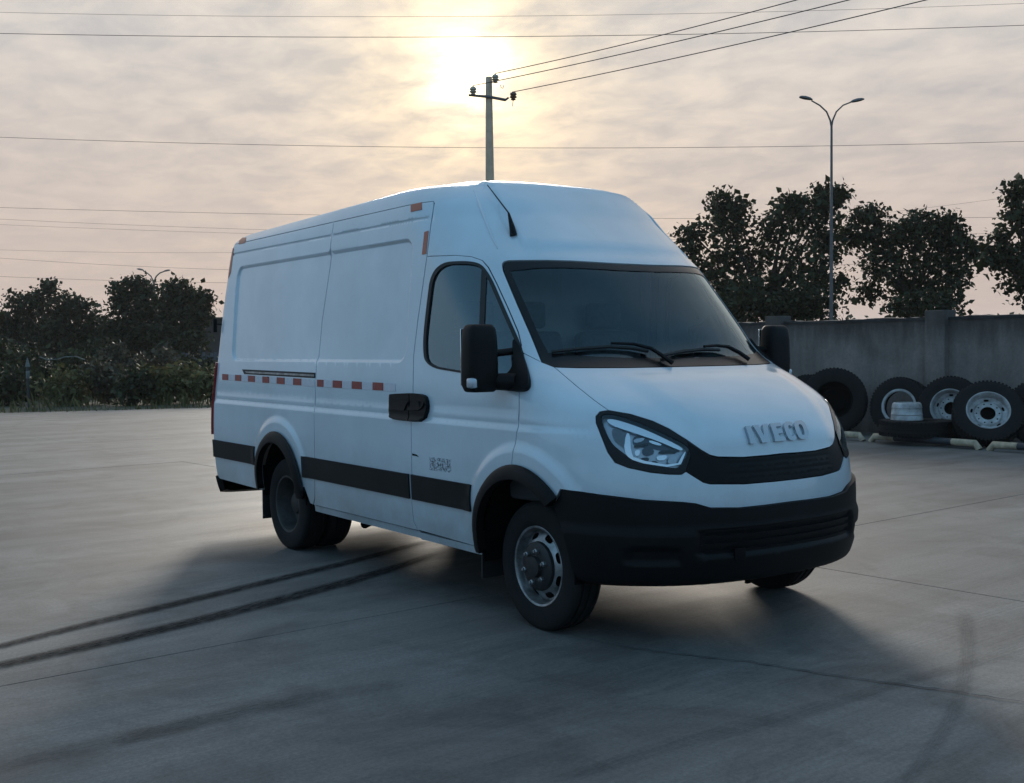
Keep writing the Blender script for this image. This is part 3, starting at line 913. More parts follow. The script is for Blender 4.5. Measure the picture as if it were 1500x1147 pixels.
# sliding rail, handle, reflective tape, print on the door
rail = T_([(355, 541), (462, 546), (462, 554), (358, 548)], 6, closed=True)
patch('door_rail', rail, M['seal'], quarter[0], off=0.003, g=0.06, rim=0.01)
rail2 = T_([(360, 543.8), (461, 548.6), (461, 551.6), (362, 546.4)], 6, closed=True)
patch('rail_bar', rail2, M['silver'], quarter[0], off=0.007, g=0.06, rim=0.008)
for px_, par in (([(575, 579), (577, 577), (604.3, 576), (604.6, 576), (604.6, 616), (604.3, 616), (579, 612.5), (575.5, 609)], slide[0]),
                 ([(605.8, 576), (606.1, 576), (623, 577.5), (628.5, 583), (630.5, 600), (625, 615), (606.1, 616), (605.8, 616)], door)):
    lo_ = T_(chaikin(px_, 1), 4, closed=True)
    hd = patch('door_handle', lo_, M['plastic'], par, off=0.028, g=0.03, rim=0.04)
    c_ = lo_.mean(0); cup = c_+(lo_-c_)*np.array([0.80, 0.34])+np.array([0, 0.006])
    patch('handle_grip', cup, M['plastic'], par, off=0.036, g=0.04, rim=0.010)
TZ0, TZ1 = 1.234, 1.272
def tape(a, b, mat, par):
    z0 = np.interp((a+b)/2, [325, 460, 575], [547.5, 555.5, 561.0]); hh = np.interp((a+b)/2, [325, 575], [8.5, 11.5])
    sl_ = 0.058
    lo_ = T_([(a, z0), (b, z0+sl_*(b-a)), (b, z0+sl_*(b-a)+hh), (a, z0+hh)], 4, closed=True)
    patch('reflective_tape', lo_, M[mat], par, off=0.0035 if mat == 'redtape' else 0.0025, g=0.1, rim=0.003)
reds = [(326, 334.5), (345, 353.5), (364, 373.5), (385, 394.5), (406, 417), (430, 441.5), (461.5, 474), (488, 501), (516, 530), (546.5, 561.5)]
for i, (a, b) in enumerate(reds):
    par = quarter[0] if b < 462 else slide[0]
    if a < 462 < b: a = 465
    tape(a, b, 'redtape', par)
    nx = reds[i+1][0] if i < len(reds)-1 else 580
    if b < 462 < nx: nx = 461
    tape(b+0.6, nx-0.6, 'whitetape', par)
def mark(px_, par, mat='salmon'):
    patch('reflective_tape', T_(px_, 4, closed=True), M[mat], par, off=0.003, g=0.1, rim=0.003)
mark([(602, 300), (618, 296.5), (618, 307), (602, 310.5)], slide[0])
mark([(622, 340), (628, 338), (624.5, 372), (618.5, 373)], slide[0])
mark([(351, 350), (361, 348), (359, 356), (350, 358)], quarter[0])
mark([(337, 380), (340.5, 364), (342.5, 364), (338, 400), (334.5, 408)], quarter[0])
def worn_print():
    m = bpy.data.materials.new('worn_print'); m.use_nodes = True
    N, L = m.node_tree.nodes, m.node_tree.links
    b = N['Principled BSDF']; b.inputs['Base Color'].default_value = (0.04, 0.045, 0.06, 1); b.inputs['Roughness'].default_value = 0.7
    t = N.new('ShaderNodeTexCoord'); mp = N.new('ShaderNodeMapping'); mp.inputs['Scale'].default_value = (55, 1, 55)
    L.new(t.outputs['Object'], mp.inputs[0])
    n = N.new('ShaderNodeTexNoise'); n.inputs['Scale'].default_value = 1.0; n.inputs['Detail'].default_value = 3; n.inputs['Roughness'].default_value = 0.8
    L.new(mp.outputs[0], n.inputs['Vector'])
    r = N.new('ShaderNodeValToRGB'); r.color_ramp.elements[0].position = 0.47; r.color_ramp.elements[1].position = 0.60
    L.new(n.outputs['Fac'], r.inputs[0])
    tr = N.new('ShaderNodeBsdfTransparent'); mx = N.new('ShaderNodeMixShader')
    ml = N.new('ShaderNodeMath'); ml.operation = 'MULTIPLY'; ml.inputs[1].default_value = 0.75
    L.new(r.outputs[0], ml.inputs[0]); L.new(ml.outputs[0], mx.inputs[0]); L.new(tr.outputs[0], mx.inputs[1]); L.new(b.outputs[0], mx.inputs[2])
    L.new(mx.outputs[0], N['Material Output'].inputs[0])
    return m
patch('worn_print', T_([(632, 669), (664, 673), (664, 692), (632, 688)], 4, closed=True), worn_print(), door, off=0.002, g=0.1, rim=0)
patch('paint_scratch', T_([(606.5, 664), (613, 665.5), (617, 669.5), (612, 667.5), (607, 667)], 3, closed=True), M['dark'], door, off=0.001, g=0.1, rim=0)

# mirrors
def mirror_asm(sg):
    par = empty('wing_mirror'); par.parent = van
    f = lambda p: (p[0], p[1]*sg, p[2])
    # foot
    fm = patch('mirror_foot', foot, M['plastic'], par, off=0.03, g=0.05, rim=0.035)
    if sg < 0:
        for vt in fm.data.vertices: vt.co.y *= -1
        fm.data.flip_normals()
    cx_, cy_, cz_ = MIRC
    mb = MB()
    prof = [(-0.185, 0.80, 0.86), (-0.150, 0.97, 1.0), (-0.05, 1.0, 1.0), (0.08, 0.96, 0.97), (0.145, 0.90, 0.88), (0.172, 0.74, 0.66)]
    n = 28
    vs, fs = [], []
    for (z, kw, kd) in prof:
        for k in range(n):
            t = 2*math.pi*k/n
            c_, s_ = math.cos(t), math.sin(t)
            e = 2/4.2
            px_ = 0.062*kd*np.sign(c_)*abs(c_)**e; py_ = 0.092*kw*np.sign(s_)*abs(s_)**e
            if px_ > 0: px_ *= 1.15
            vs.append(f((cx_+px_+0.18*0.0, cy_+py_, cz_+z)))
    for i in range(len(prof)-1):
        for k in range(n):
            k2 = (k+1) % n
            fs.append((i*n+k, i*n+k2, (i+1)*n+k2, (i+1)*n+k))
    fs += [tuple(range(n))[::-1], tuple((len(prof)-1)*n+k for k in range(n))]
    mb.add(vs, fs).build('mirror_housing', M['plastic'], par, bevel=0.012, angle=50)
    MB().box(f((cx_-0.065, cy_, cz_)), (0.006, 0.15, 0.30)).build('mirror_glass', M['chrome'], par, bevel=0.002)
    MB().box(f((cx_+0.040, cy_-0.071, cz_-0.135)), (0.055, 0.048, 0.055)).build('turn_signal', M['lamp_grey'], par, bevel=0.012)
    a0 = bpos(inv([(764, 521)]), 0.0)[0]; a1 = bpos(inv([(768, 560)]), 0.0)[0]
    MB().tube([f((cx_, cy_+0.06, cz_+0.015)), f((a0[0]-0.05, a0[1], cz_+0.03))], 0.020, 10).build('mirror_arm', M['plastic'], par, smooth=True)
    MB().tube([f((cx_, cy_+0.06, cz_-0.13)), f((a1[0]-0.06, a1[1]-0.01, a1[2]+0.0))], [0.045, 0.05], 10).build('mirror_arm', M['plastic'], par, smooth=True)
MIRC = tuple(onplane(702, 523, 1, -1.135))
mirror_asm(1); mirror_asm(-1)

# wipers, antenna
def on_body_tube(name, px_, offs, rads, par, mat, seg=6):
    sv = inv(np.array(px_, float))
    o_ = np.interp(np.linspace(0, 1, len(px_)), np.linspace(0, 1, len(offs)), offs)
    P_ = np.array([bpos(sv[i:i+1], o_[i])[0] for i in range(len(sv))])
    return MB().tube([tuple(p) for p in P_], list(np.interp(np.linspace(0, 1, len(px_)), np.linspace(0, 1, len(rads)), rads)), seg).build(name, M[mat], par, smooth=True)
for bl_, arm in (([(808, 517.5), (850, 513), (893, 510), (925, 512.5), (948, 517)], [(984, 535), (968, 526), (950, 516), (925, 509), (893, 507)]),
                 ([(970, 523), (1000, 517), (1028, 514), (1052, 515)], [(1096, 530), (1080, 521), (1062, 513.5), (1045, 511), (1028, 512)])):
    w = empty('wiper'); w.parent = van
    on_body_tube('wiper_blade', bl_, [0.012, 0.012], [0.010, 0.012, 0.010], w, 'seal')
    on_body_tube('wiper_arm', arm, [0.015, 0.03, 0.025], [0.014, 0.011, 0.008], w, 'plastic')
for sg in (1, -1):                                   # beads pressed into the high roof's front
    sv = inv(np.array([(694, 279), (702, 300), (712, 325), (721, 347), (729, 364)], float))
    P_ = bpos(sv, 0.001)*np.array([1, sg, 1])
    MB().tube([tuple(p) for p in P_], [0.004, 0.008, 0.009, 0.008, 0.003], 8).build('roof_bead', M['paint'], roof, smooth=True)
an = empty('antenna'); an.parent = van
b0 = bpos(inv([(752.5, 346)]), 0.0)[0]
b1 = bpos(inv([(744, 325)]), 0.06)[0]
b2 = onplane(714, 271, 1, b0[1]+0.02)
MB().tube([tuple(b0), tuple(b0*0.7+b1*0.3+np.array([0, 0, 0.012])), tuple(b1)], [0.022, 0.017, 0.006], 10).build('antenna_base', M['plastic'], an, smooth=True)
MB().tube([tuple(b1), tuple(b2)], [0.0045, 0.003], 6).build('antenna_rod', M['plastic'], an, smooth=True)

# wheels
def slot_ring(r0, r1, nslot, slot_r, slot_w, slot_h, fn, n=64):
    """an annulus with rounded slots cut through it, dished by fn(radius) -> axial"""
    A_ = [(r1*math.cos(t), r1*math.sin(t)) for t in np.linspace(0, 2*math.pi, n, endpoint=False)]
    B_ = [(r0*math.cos(t), r0*math.sin(t)) for t in np.linspace(0, 2*math.pi, 40, endpoint=False)]
    rings = [np.array(A_), np.array(B_)]
    for k in range(nslot):
        t = 2*math.pi*(k+0.5)/nslot
        c_, s_ = math.cos(t), math.sin(t)
        e_ = np.array(ell(0, 0, slot_h, slot_w, 14, e=3))
        rings.append(np.stack([(slot_r+e_[:, 0])*c_-e_[:, 1]*s_, (slot_r+e_[:, 0])*s_+e_[:, 1]*c_], -1))
    pts, ed = [], []
    for h in rings:
        n0 = len(pts); pts += [tuple(q_) for q_ in h]; ed += [(n0+i, n0+(i+1) % len(h)) for i in range(len(h))]
    for rr in np.linspace(r0, r1, 7)[1:-1]:
        for t in np.linspace(0, 2*math.pi, 60, endpoint=False):
            p_ = np.array([[rr*math.cos(t), rr*math.sin(t)]])
            if all(not inside(p_, h)[0] and edge_dist(p_, h)[0] > 0.006 for h in rings[2:]): pts.append(tuple(p_[0]))
    res = delaunay_2d_cdt([Vector(q_) for q_ in pts], ed, [], 0, 1e-8)
    V_ = np.array([tuple(q_) for q_ in res[0]]); F_ = [f for f in res[2] if len(f) == 3]
    F_ = [f for f in F_ if not any(inside(V_[list(f)].mean(0)[None], h)[0] for h in rings[1:])]
    R_ = np.hypot(V_[:, 0], V_[:, 1])
    vs = [(x_, float(fn(r_)), z_) for (x_, z_), r_ in zip(V_, R_)]
    return vs, F_
def tyre_mesh(mb, R, w, rr):
    """outer face towards -Y, centre at 0; tread with grooves"""
    h = w/2
    prof = [(-h*0.80, rr), (-h*0.92, rr+0.012), (-h*0.98, rr+(R-rr)*0.35), (-h, rr+(R-rr)*0.55), (-h*0.95, R-0.030), (-h*0.88, R-0.012), (-h*0.78, R-0.004)]
    for k in (-0.5, 0.0, 0.5):
        c_ = k*h
        prof += [(c_-0.008, R), (c_-0.006, R-0.010), (c_+0.006, R-0.010), (c_+0.008, R)]
    prof += [(h*0.78, R-0.004), (h*0.88, R-0.012), (h*0.95, R-0.030), (h, rr+(R-rr)*0.55), (h*0.98, rr+(R-rr)*0.35), (h*0.92, rr+0.012), (h*0.80, rr)]
    return mb.lathe(prof, 72, 'Y')
WR = 0.340
def van_wheel(x, y, sg, dual):
    w = empty('wheel', (x, y, WR-0.004)); w.parent = van
    if sg > 0: w.rotation_euler = (0, 0, math.pi)
    tw = 0.185
    tyre_mesh(MB(), WR, tw, 0.205).build('tyre', M['rubber'], w, smooth=True)
    rm_ = 'dark_rim' if dual else 'silver'
    rim = MB().lathe([(-0.074, 0.206), (-0.080, 0.214), (-0.083, 0.210), (-0.080, 0.200), (-0.066, 0.193), (-0.02 if not dual else 0.06, 0.186), (0.08, 0.180)], 56, 'Y').build('rim', M[rm_], w, smooth=True)
    if dual:
        vs, fs = slot_ring(0.07, 0.186, 8, 0.150, 0.026, 0.014, lambda r: 0.045+0.03*(0.186-r)/0.116)
        MB().add(vs, fs).build('wheel_disc', M['dark_rim'], rim, smooth=True)
        MB().lathe([(0.075, 0.086), (0.0, 0.082), (-0.02, 0.07), (-0.03, 0.03), (-0.03, 0.001)], 28, 'Y').build('hub', M['hub'], w, smooth=True, angle=35)
        t2 = empty('wheel', (x, y+0.215*(1 if sg < 0 else -1), WR-0.004)); t2.parent = van
        tyre_mesh(MB(), WR, tw, 0.205).build('tyre', M['rubber'], t2, smooth=True)
        MB().lathe([(-0.08, 0.206), (0.0, 0.19), (0.08, 0.206)], 40, 'Y').build('rim', M['silver'], t2, smooth=True)
    else:
        vs, fs = slot_ring(0.085, 0.189, 8, 0.159, 0.030, 0.0155, lambda r: -0.030-0.045*math.sin(math.pi*min(1, max(0, (0.189-r)/0.09))*0.5))
        MB().add(vs, fs).build('wheel_disc', M['silver'], rim, smooth=True)
        hub = MB().lathe([(-0.055, 0.132), (-0.086, 0.128), (-0.096, 0.112), (-0.096, 0.058), (-0.118, 0.052), (-0.122, 0.02), (-0.122, 0.001)], 36, 'Y').build('hub', M['hub'], w, smooth=True, angle=35)
        for k in range(6):
            t = 2*math.pi*k/6+0.3
            MB().lathe([(-0.090, 0.014), (-0.112, 0.014), (-0.116, 0.009), (-0.124, 0.009), (-0.125, 0.001)], 6, 'Y', (0.086*math.cos(t), 0, 0.086*math.sin(t))).build('lug_nut', M['silver'], hub)
    MB().lathe([(0.085, 0.18), (0.09, 0.05), (0.09, 0.001)], 24, 'Y').build('brake_drum', M['dark'], w, smooth=True)
van_wheel(0.0, -0.850, -1, False); van_wheel(0.0, 0.850, 1, False)
RX = -3.10
van_wheel(RX, -0.885, -1, True); van_wheel(RX, 0.885, 1, True)
# wheel housings: liners that close the arches from inside
def liner(A, x0, zlow):
    for sg in (-1, 1):
        mb = MB(); vs = []; fs = []
        r_ = A[2]+0.03
        pr = [(A[0]-r_, zlow)]+arc(A, r_, 180, 0, 20)+[(A[0]+r_, zlow)]
        for (x_, z_) in pr: vs += [(x_, sg*0.97, z_), (x_, sg*0.50, z_)]
        n = len(pr)
        fs = [(2*i, 2*i+2, 2*i+3, 2*i+1) for i in range(n-1)]
        fs.append(tuple(2*i+1 for i in range(n)))
        mb.add(vs, fs).build('wheel_housing', M['dark'], van)
liner(ARCH_F, 0, 0.30); liner(ARCH_R, 0, 0.36)
# underbody and running gear
ub = MB().box((-1.55, 0, 0.44), (2.2, 1.86, 0.10)).build('underbody', M['dark'], van)
MB().box((-3.95, 0, 0.46), (0.70, 1.80, 0.10)).build('underbody', M['dark'], van)
MB().box((-3.10, 0, 0.60), (0.95, 0.90, 0.14)).build('underbody', M['dark'], van)
MB().box((0.05, 0, 0.46), (1.0, 0.9, 0.16)).build('underbody', M['dark'], van)
for yy in (-0.42, 0.42):
    MB().box((-1.75, yy, 0.42), (5.0, 0.07, 0.16)).build('chassis_rail', M['dark'], van)
MB().tube([(RX, -0.75, WR), (RX, 0.75, WR)], 0.055, 12).lathe([(-0.13, 0.06), (-0.1, 0.15), (0.1, 0.15), (0.13, 0.06)], 20, 'Y', (RX, 0, WR)).build('rear_axle', M['dark'], van, smooth=True)
MB().tube([(0.0, -0.78, WR), (0.0, -0.5, 0.33), (0.0, 0.5, 0.33), (0.0, 0.78, WR)], 0.05, 12).build('front_axle', M['dark'], van, smooth=True)
for sg in (-1, 1):
    MB().box((-3.545, sg*0.84, 0.355), (0.012, 0.27, 0.36)).build('mud_flap', M['seal'], van)
    MB().box((-0.475, sg*0.86, 0.33), (0.012, 0.22, 0.26)).build('mud_flap', M['seal'], van)
MB().tube([(-2.55, -0.62, 0.36), (-2.2, -0.72, 0.30), (-2.12, -0.84, 0.29)], 0.030, 10).build('exhaust_pipe', M['dark'], van, smooth=True)
# cab inside
MB().box((-0.86, 0, 0.60), (0.70, 1.80, 0.06)).build('cab_floor', M['interior'], van)
MB().box((-0.20, 0, 0.602), (0.60, 0.94, 0.06)).build('cab_floor', M['interior'], van)
MB().box((-1.24, 0, 1.35), (0.03, 1.76, 1.50)).build('bulkhead', M['bulkhead'], van)
MB().box((-1.24, 0, 2.20), (0.028, 1.5, 0.22)).build('bulkhead', M['bulkhead'], van)
dash = MB().add([(0.12, -0.86, 1.24), (0.12, 0.86, 1.24), (-0.18, 0.90, 1.30), (-0.18, -0.90, 1.30), (-0.38, -0.90, 1.20), (-0.38, 0.90, 1.20), (-0.30, -0.90, 0.66), (-0.30, 0.90, 0.66), (0.12, 0.86, 0.66), (0.12, -0.86, 0.66)],
                [(0, 1, 2, 3), (3, 2, 5, 4), (4, 5, 7, 6), (6, 7, 8, 9), (9, 8, 1, 0), (0, 3, 4, 6, 9), (1, 8, 7, 5, 2)]).build('dashboard', M['interior'], van, bevel=0.02)
MB().box((-0.10, 0.38, 1.325), (0.22, 0.40, 0.09)).build('instrument_hood', M['interior'], dash, bevel=0.03)
for yy, wd in ((0.45, 0.50), (-0.38, 0.86)):
    st = empty('seat', (-0.78, yy, 0.60)); st.parent = van
    MB().box((0, 0, 0.30), (0.50, wd, 0.16)).build('seat_base', M['seat'], st, bevel=0.05)
    MB().box((-0.25, 0, 0.66), (0.13, wd, 0.66), Matrix.Rotation(-0.2, 3, 'Y')).build('backrest', M['seat'], st, bevel=0.05)
    MB().box((0.0, 0, 0.11), (0.42, wd*0.8, 0.22)).build('seat_plinth', M['interior'], st)
    for hy in ((0,) if wd < 0.6 else (-0.2, 0.2)):
        MB().box((-0.34, hy, 1.09), (0.09, 0.26, 0.17)).build('headrest', M['seat'], st, bevel=0.03)
sw = empty('steering_wheel', (-0.42, 0.45, 1.22)); sw.parent = van; sw.rotation_euler = (0, math.radians(-55), 0)
MB().tube([(0.2*math.cos(t), 0.2*math.sin(t), 0) for t in np.linspace(0, 2*math.pi, 33)], 0.016, 8, caps=False).build('wheel_rim', M['seal'], sw, smooth=True)
MB().box((0, 0, -0.01), (0.36, 0.04, 0.02)).box((0, 0, -0.01), (0.12, 0.36, 0.02)).build('spokes', M['seal'], sw)
MB().tube([(0, 0, 0), (0.0, 0, -0.35)], 0.03, 8).build('column', M['seal'], sw)

# ------------------------------------------------------------------ ground
def node_mat(name, build):
    m = bpy.data.materials.new(name); m.use_nodes = True
    N, L, b = nodes_of(m)
    build(m, N, L, b)
    return m
SA = math.atan2(2.809, -0.242)                       # direction of the slab joints on the ground
def rot_pos(N, L, ang, scale):
    g = N.new('ShaderNodeNewGeometry'); mp = N.new('ShaderNodeMapping')
    mp.vector_type = 'TEXTURE'
    mp.inputs['Rotation'].default_value = (0, 0, ang)
    mp.inputs['Scale'].default_value = scale
    L.new(g.outputs['Position'], mp.inputs[0])
    return mp.outputs[0]
def nz(N, L, vec, scale, detail=5, rough=0.6, dist=0.0):
    n = N.new('ShaderNodeTexNoise')
    n.inputs['Scale'].default_value = scale; n.inputs['Detail'].default_value = detail
    n.inputs['Roughness'].default_value = rough; n.inputs['Distortion'].default_value = dist
    L.new(vec, n.inputs['Vector'])
    return n.outputs['Fac']
def ramp(N, L, fac, stops):
    r = N.new('ShaderNodeValToRGB')
    e = r.color_ramp.elements
    while len(e) < len(stops): e.new(0.5)
    for i, (p, c_) in enumerate(stops):
        e[i].position = p; e[i].color = (c_, c_, c_, 1) if isinstance(c_, (int, float)) else (*c_, 1)
    L.new(fac, r.inputs[0])
    return r.outputs[0]
def mul(N, L, a, b, mode='MULTIPLY', fac=1.0):
    n = N.new('ShaderNodeMix'); n.data_type = 'RGBA'; n.blend_type = mode
    n.inputs[0].default_value = fac
    for i, q_ in ((6, a), (7, b)):
        if isinstance(q_, tuple): n.inputs[i].default_value = (*q_, 1)
        else: L.new(q_, n.inputs[i])
    return n.outputs[2]
def concrete(m, N, L, b):
    iso = rot_pos(N, L, SA, (1, 1, 1))
    st = rot_pos(N, L, SA, (5.0, 0.55, 1))            # long streaks along the joints
    st2 = rot_pos(N, L, SA, (2.2, 0.02, 1))           # brush lines
    base = ramp(N, L, nz(N, L, iso, 0.35, 7, 0.62, 0.4), [(0.28, (0.118, 0.112, 0.107)), (0.72, (0.194, 0.180, 0.165))])
    c_ = mul(N, L, base, ramp(N, L, nz(N, L, st, 0.9, 6, 0.6, 0.2), [(0.32, 0.68), (0.62, 1.16)]))
    c_ = mul(N, L, c_, ramp(N, L, nz(N, L, st2, 1.0, 3, 0.7), [(0.32, 0.88), (0.62, 1.05)]))
    c_ = mul(N, L, c_, ramp(N, L, nz(N, L, iso, 1.3, 7, 0.72, 0.8), [(0.34, 0.62), (0.56, 1.08)]))
    c_ = mul(N, L, c_, ramp(N, L, nz(N, L, iso, 55, 5, 0.85), [(0.33, 0.66), (0.66, 1.18)]))
    oi = N.new('ShaderNodeObjectInfo')
    c_ = mul(N, L, c_, ramp(N, L, oi.outputs['Random'], [(0.0, 0.90), (1.0, 1.08)]))
    L.new(c_, b.inputs['Base Color'])
    rr = N.new('ShaderNodeMapRange'); rr.inputs['To Min'].default_value = 0.50; rr.inputs['To Max'].default_value = 0.80
    L.new(nz(N, L, st, 1.6, 4), rr.inputs['Value']); L.new(rr.outputs[0], b.inputs['Roughness'])
    hs = N.new('ShaderNodeMath'); hs.operation = 'ADD'
    L.new(nz(N, L, iso, 60, 4, 0.7), hs.inputs[0])
    h2 = N.new('ShaderNodeMath'); h2.operation = 'MULTIPLY'; h2.inputs[1].default_value = 1.2
    L.new(nz(N, L, st2, 1.0, 3, 0.7), h2.inputs[0]); L.new(h2.outputs[0], hs.inputs[1])
    bp = N.new('ShaderNodeBump'); bp.inputs['Strength'].default_value = 0.35; bp.inputs['Distance'].default_value = 0.004
    L.new(hs.outputs[0], bp.inputs['Height']); L.new(bp.outputs[0], b.inputs['Normal'])
M['concrete'] = node_mat('yard_concrete', concrete)
def soil(m, N, L, b):
    iso = rot_pos(N, L, 0, (1, 1, 1))
    L.new(ramp(N, L, nz(N, L, iso, 0.5, 7, 0.65), [(0.3, (0.035, 0.04, 0.02)), (0.7, (0.10, 0.085, 0.055))]), b.inputs['Base Color'])
    b.inputs['Roughness'].default_value = 0.95
M['soil'] = node_mat('weedy_soil', soil)
M['joint'] = material('joint_filler', (0.03, 0.03, 0.03), 0.95)
ground = MB().add([(-900, -900, -0.05), (900, -900, -0.05), (900, 900, -0.05), (-900, 900, -0.05)], [(0, 1, 2, 3)]).build('ground', M['soil'])
tag(ground, kind='structure')
# yard: clip polygons to its bounds (left edge traced, wall line, and well past the frame)
E0, E1 = np.array([-25.185, 1.332]), np.array([-23.811, 6.144])
ed = (E1-E0)/np.linalg.norm(E1-E0); en = np.array([ed[1], -ed[0]])         # en points into the yard
WALL_Y = 11.5
HP = [(E0, en), (np.array([0, WALL_Y-0.05]), np.array([0, -1.0])), (np.array([0, -26.0]), np.array([0, 1.0])), (np.array([24.0, 0]), np.array([-1.0, 0]))]
def clip(poly, hps):
    for p0, n in hps:
        o = []
        for i in range(len(poly)):
            a, b_ = poly[i], poly[(i+1) % len(poly)]
            da, db = (a-p0)@n, (b_-p0)@n
            if da >= 0: o.append(a)
            if (da >= 0) != (db >= 0): o.append(a+(b_-a)*da/(da-db))
        poly = o
        if len(poly) < 3: return []
    return poly
ya = np.array([math.cos(SA), math.sin(SA)]); yb = np.array([ya[1], -ya[0]])
J0 = np.array([-0.633, -3.448])
yard_poly = clip([J0+ya*s_*80+yb*t_*80 for s_, t_ in ((-1, -1), (1, -1), (1, 1), (-1, 1))], HP)
def prism(poly, z0, z1):
    n = len(poly)
    vs = [(p[0], p[1], z0) for p in poly]+[(p[0], p[1], z1) for p in poly]
    fs = [tuple(range(n))[::-1], tuple(range(n, 2*n))]+[(i, (i+1) % n, n+(i+1) % n, n+i) for i in range(n)]
    return vs, fs
yard = MB().add(*prism(yard_poly, -0.06, -0.022)).build('concrete_yard', M['joint']); tag(yard, kind='structure')
SL, SWD, JG = 6.5, 4.6, 0.006
for i in range(-7, 8):
    for j in range(-9, 8):
        o_ = J0+ya*(i*SL-1.55)+yb*j*SWD
        poly = clip([o_+ya*JG/2+yb*JG/2, o_+ya*(SL-JG/2)+yb*JG/2, o_+ya*(SL-JG/2)+yb*(SWD-JG/2), o_+ya*JG/2+yb*(SWD-JG/2)], HP)
        if len(poly) >= 3:
            dz = random.uniform(-0.0025, 0.0)
            MB().add(*prism(poly, -0.021, dz)).build('concrete_slab', M['concrete'], yard)

def stain(name, color, strength, streak, lo=0.35, hi=0.62, scale=6.0, edge=True):
    def f(m, N, L, b):
        b.inputs['Base Color'].default_value = (*color, 1); b.inputs['Roughness'].default_value = 1.0; b.inputs['Specular IOR Level'].default_value = 0.05
        uv = N.new('ShaderNodeUVMap')
        mp = N.new('ShaderNodeMapping'); mp.inputs['Scale'].default_value = streak
        L.new(uv.outputs[0], mp.inputs[0])
        a = ramp(N, L, nz(N, L, mp.outputs[0], scale, 6, 0.65), [(lo, 0.0), (hi, 1.0)])
        sp = N.new('ShaderNodeSeparateXYZ'); L.new(uv.outputs[0], sp.inputs[0])
        e = ramp(N, L, sp.outputs[1], [(0.0, 0.0), (0.26, 1.0), (0.74, 1.0), (1.0, 0.0)])
        ee = ramp(N, L, sp.outputs[0], [(0.0, 0.0), (0.06, 1.0), (0.90, 1.0), (1.0, 0.0)])
        k = mul(N, L, mul(N, L, a, e), ee)
        ml = N.new('ShaderNodeMath'); ml.operation = 'MULTIPLY'; ml.inputs[1].default_value = strength
        L.new(k, ml.inputs[0])
        tr = N.new('ShaderNodeBsdfTransparent'); mx = N.new('ShaderNodeMixShader')
        L.new(ml.outputs[0], mx.inputs[0]); L.new(tr.outputs[0], mx.inputs[1]); L.new(b.outputs[0], mx.inputs[2])
        L.new(mx.outputs[0], N['Material Output'].inputs[0])
    return node_mat(name, f)
def ribbon(name, top_px, bot_px, mat, z=0.004, n=60):
    """a thin sheet on the ground between two traced lines"""
    t = np.linspace(0, 1, n)
    def rs(px_):
        p = chaikin(px_, 3, False); d = np.concatenate([[0], np.cumsum(np.hypot(*np.diff(p, axis=0).T))]); d /= d[-1]
        return np.stack([np.interp(t, d, p[:, 0]), np.interp(t, d, p[:, 1])], -1)
    A_, B_ = rs(top_px), rs(bot_px)
    vs = [tuple(onplane(a[0], a[1], 2, z)) for a in A_]+[tuple(onplane(a[0], a[1], 2, z)) for a in B_]
    me = bpy.data.meshes.new(name)
    me.from_pydata(vs, [], [(i, n+i, n+i+1, i+1) for i in range(n-1)])
    uv = me.uv_layers.new()
    for lp_ in me.loops:
        k = lp_.vertex_index
        uv.data[lp_.index].uv = (t[k % n], 0.0 if k >= n else 1.0)
    o = link(name, me, None, mat)
    return tag(o, kind='structure')
M['skid'] = stain('tyre_skid', (0.012, 0.012, 0.013), 0.84, (9, 2.5, 1), 0.26, 0.62, 5)
M['skid_faint'] = stain('faint_tyre_track', (0.03, 0.03, 0.032), 0.30, (3, 3, 1), 0.34, 0.75, 7)
ribbon('tyre_mark', [(-40, 951), (0, 941), (130, 908), (260, 878), (390, 847), (520, 817), (600, 796), (640, 786)], [(-40, 960), (0, 951), (130, 919), (260, 889), (390, 857), (520, 826), (600, 803), (640, 792)], M['skid'])
ribbon('tyre_mark', [(-40, 977), (0, 967), (150, 934), (300, 898), (450, 861), (560, 831), (620, 812), (660, 800)], [(-40, 990), (0, 980), (150, 949), (300, 914), (450, 876), (560, 844), (620, 822), (660, 808)], M['skid'], 0.0045)
ribbon('tyre_mark', [(1395, 890), (1405, 950), (1390, 1030), (1340, 1110), (1290, 1160)], [(1425, 890), (1437, 950), (1420, 1035), (1372, 1115), (1325, 1160)], M['skid_faint'])
ribbon('tyre_mark', [(-30, 1115), (150, 1075), (320, 1035), (480, 1005), (640, 985)], [(-30, 1140), (150, 1105), (320, 1062), (480, 1028), (640, 1000)], M['skid_faint'], 0.0042)
ribbon('tyre_mark', [(780, 1147), (960, 1085), (1160, 1035), (1330, 985), (1500, 945)], [(830, 1147), (1000, 1100), (1190, 1050), (1350, 1000), (1500, 960)], M['skid_faint'], 0.0042)
ribbon('tyre_mark', [(160, 1078), (260, 1050), (360, 1030), (440, 1022)], [(170, 1096), (270, 1072), (370, 1048), (450, 1034)], M['skid_faint'], 0.0052)
M['crack'] = material('crack_dark', (0.065, 0.065, 0.066), 0.9)
cr = np.array([(836, 928), (880, 941), (930, 949), (985, 956), (1040, 962), (1100, 969), (1170, 981), (1240, 991), (1330, 1003), (1420, 1016), (1500, 1027)], float)
cr = dens(cr, 14); cr[:, 1] += RNG.normal(0, 0.7, len(cr))
wv = np.interp(np.arange(len(cr)), [0, 8, len(cr)-8, len(cr)], [0.15, 0.45, 0.6, 0.4])*RNG.uniform(0.6, 1.3, len(cr))
t_ = [tuple(onplane(a, b_-w_, 2, 0.004)) for (a, b_), w_ in zip(cr, wv)]; b_s = [tuple(onplane(a, b_+w_, 2, 0.004)) for (a, b_), w_ in zip(cr, wv)]
n_ = len(cr)
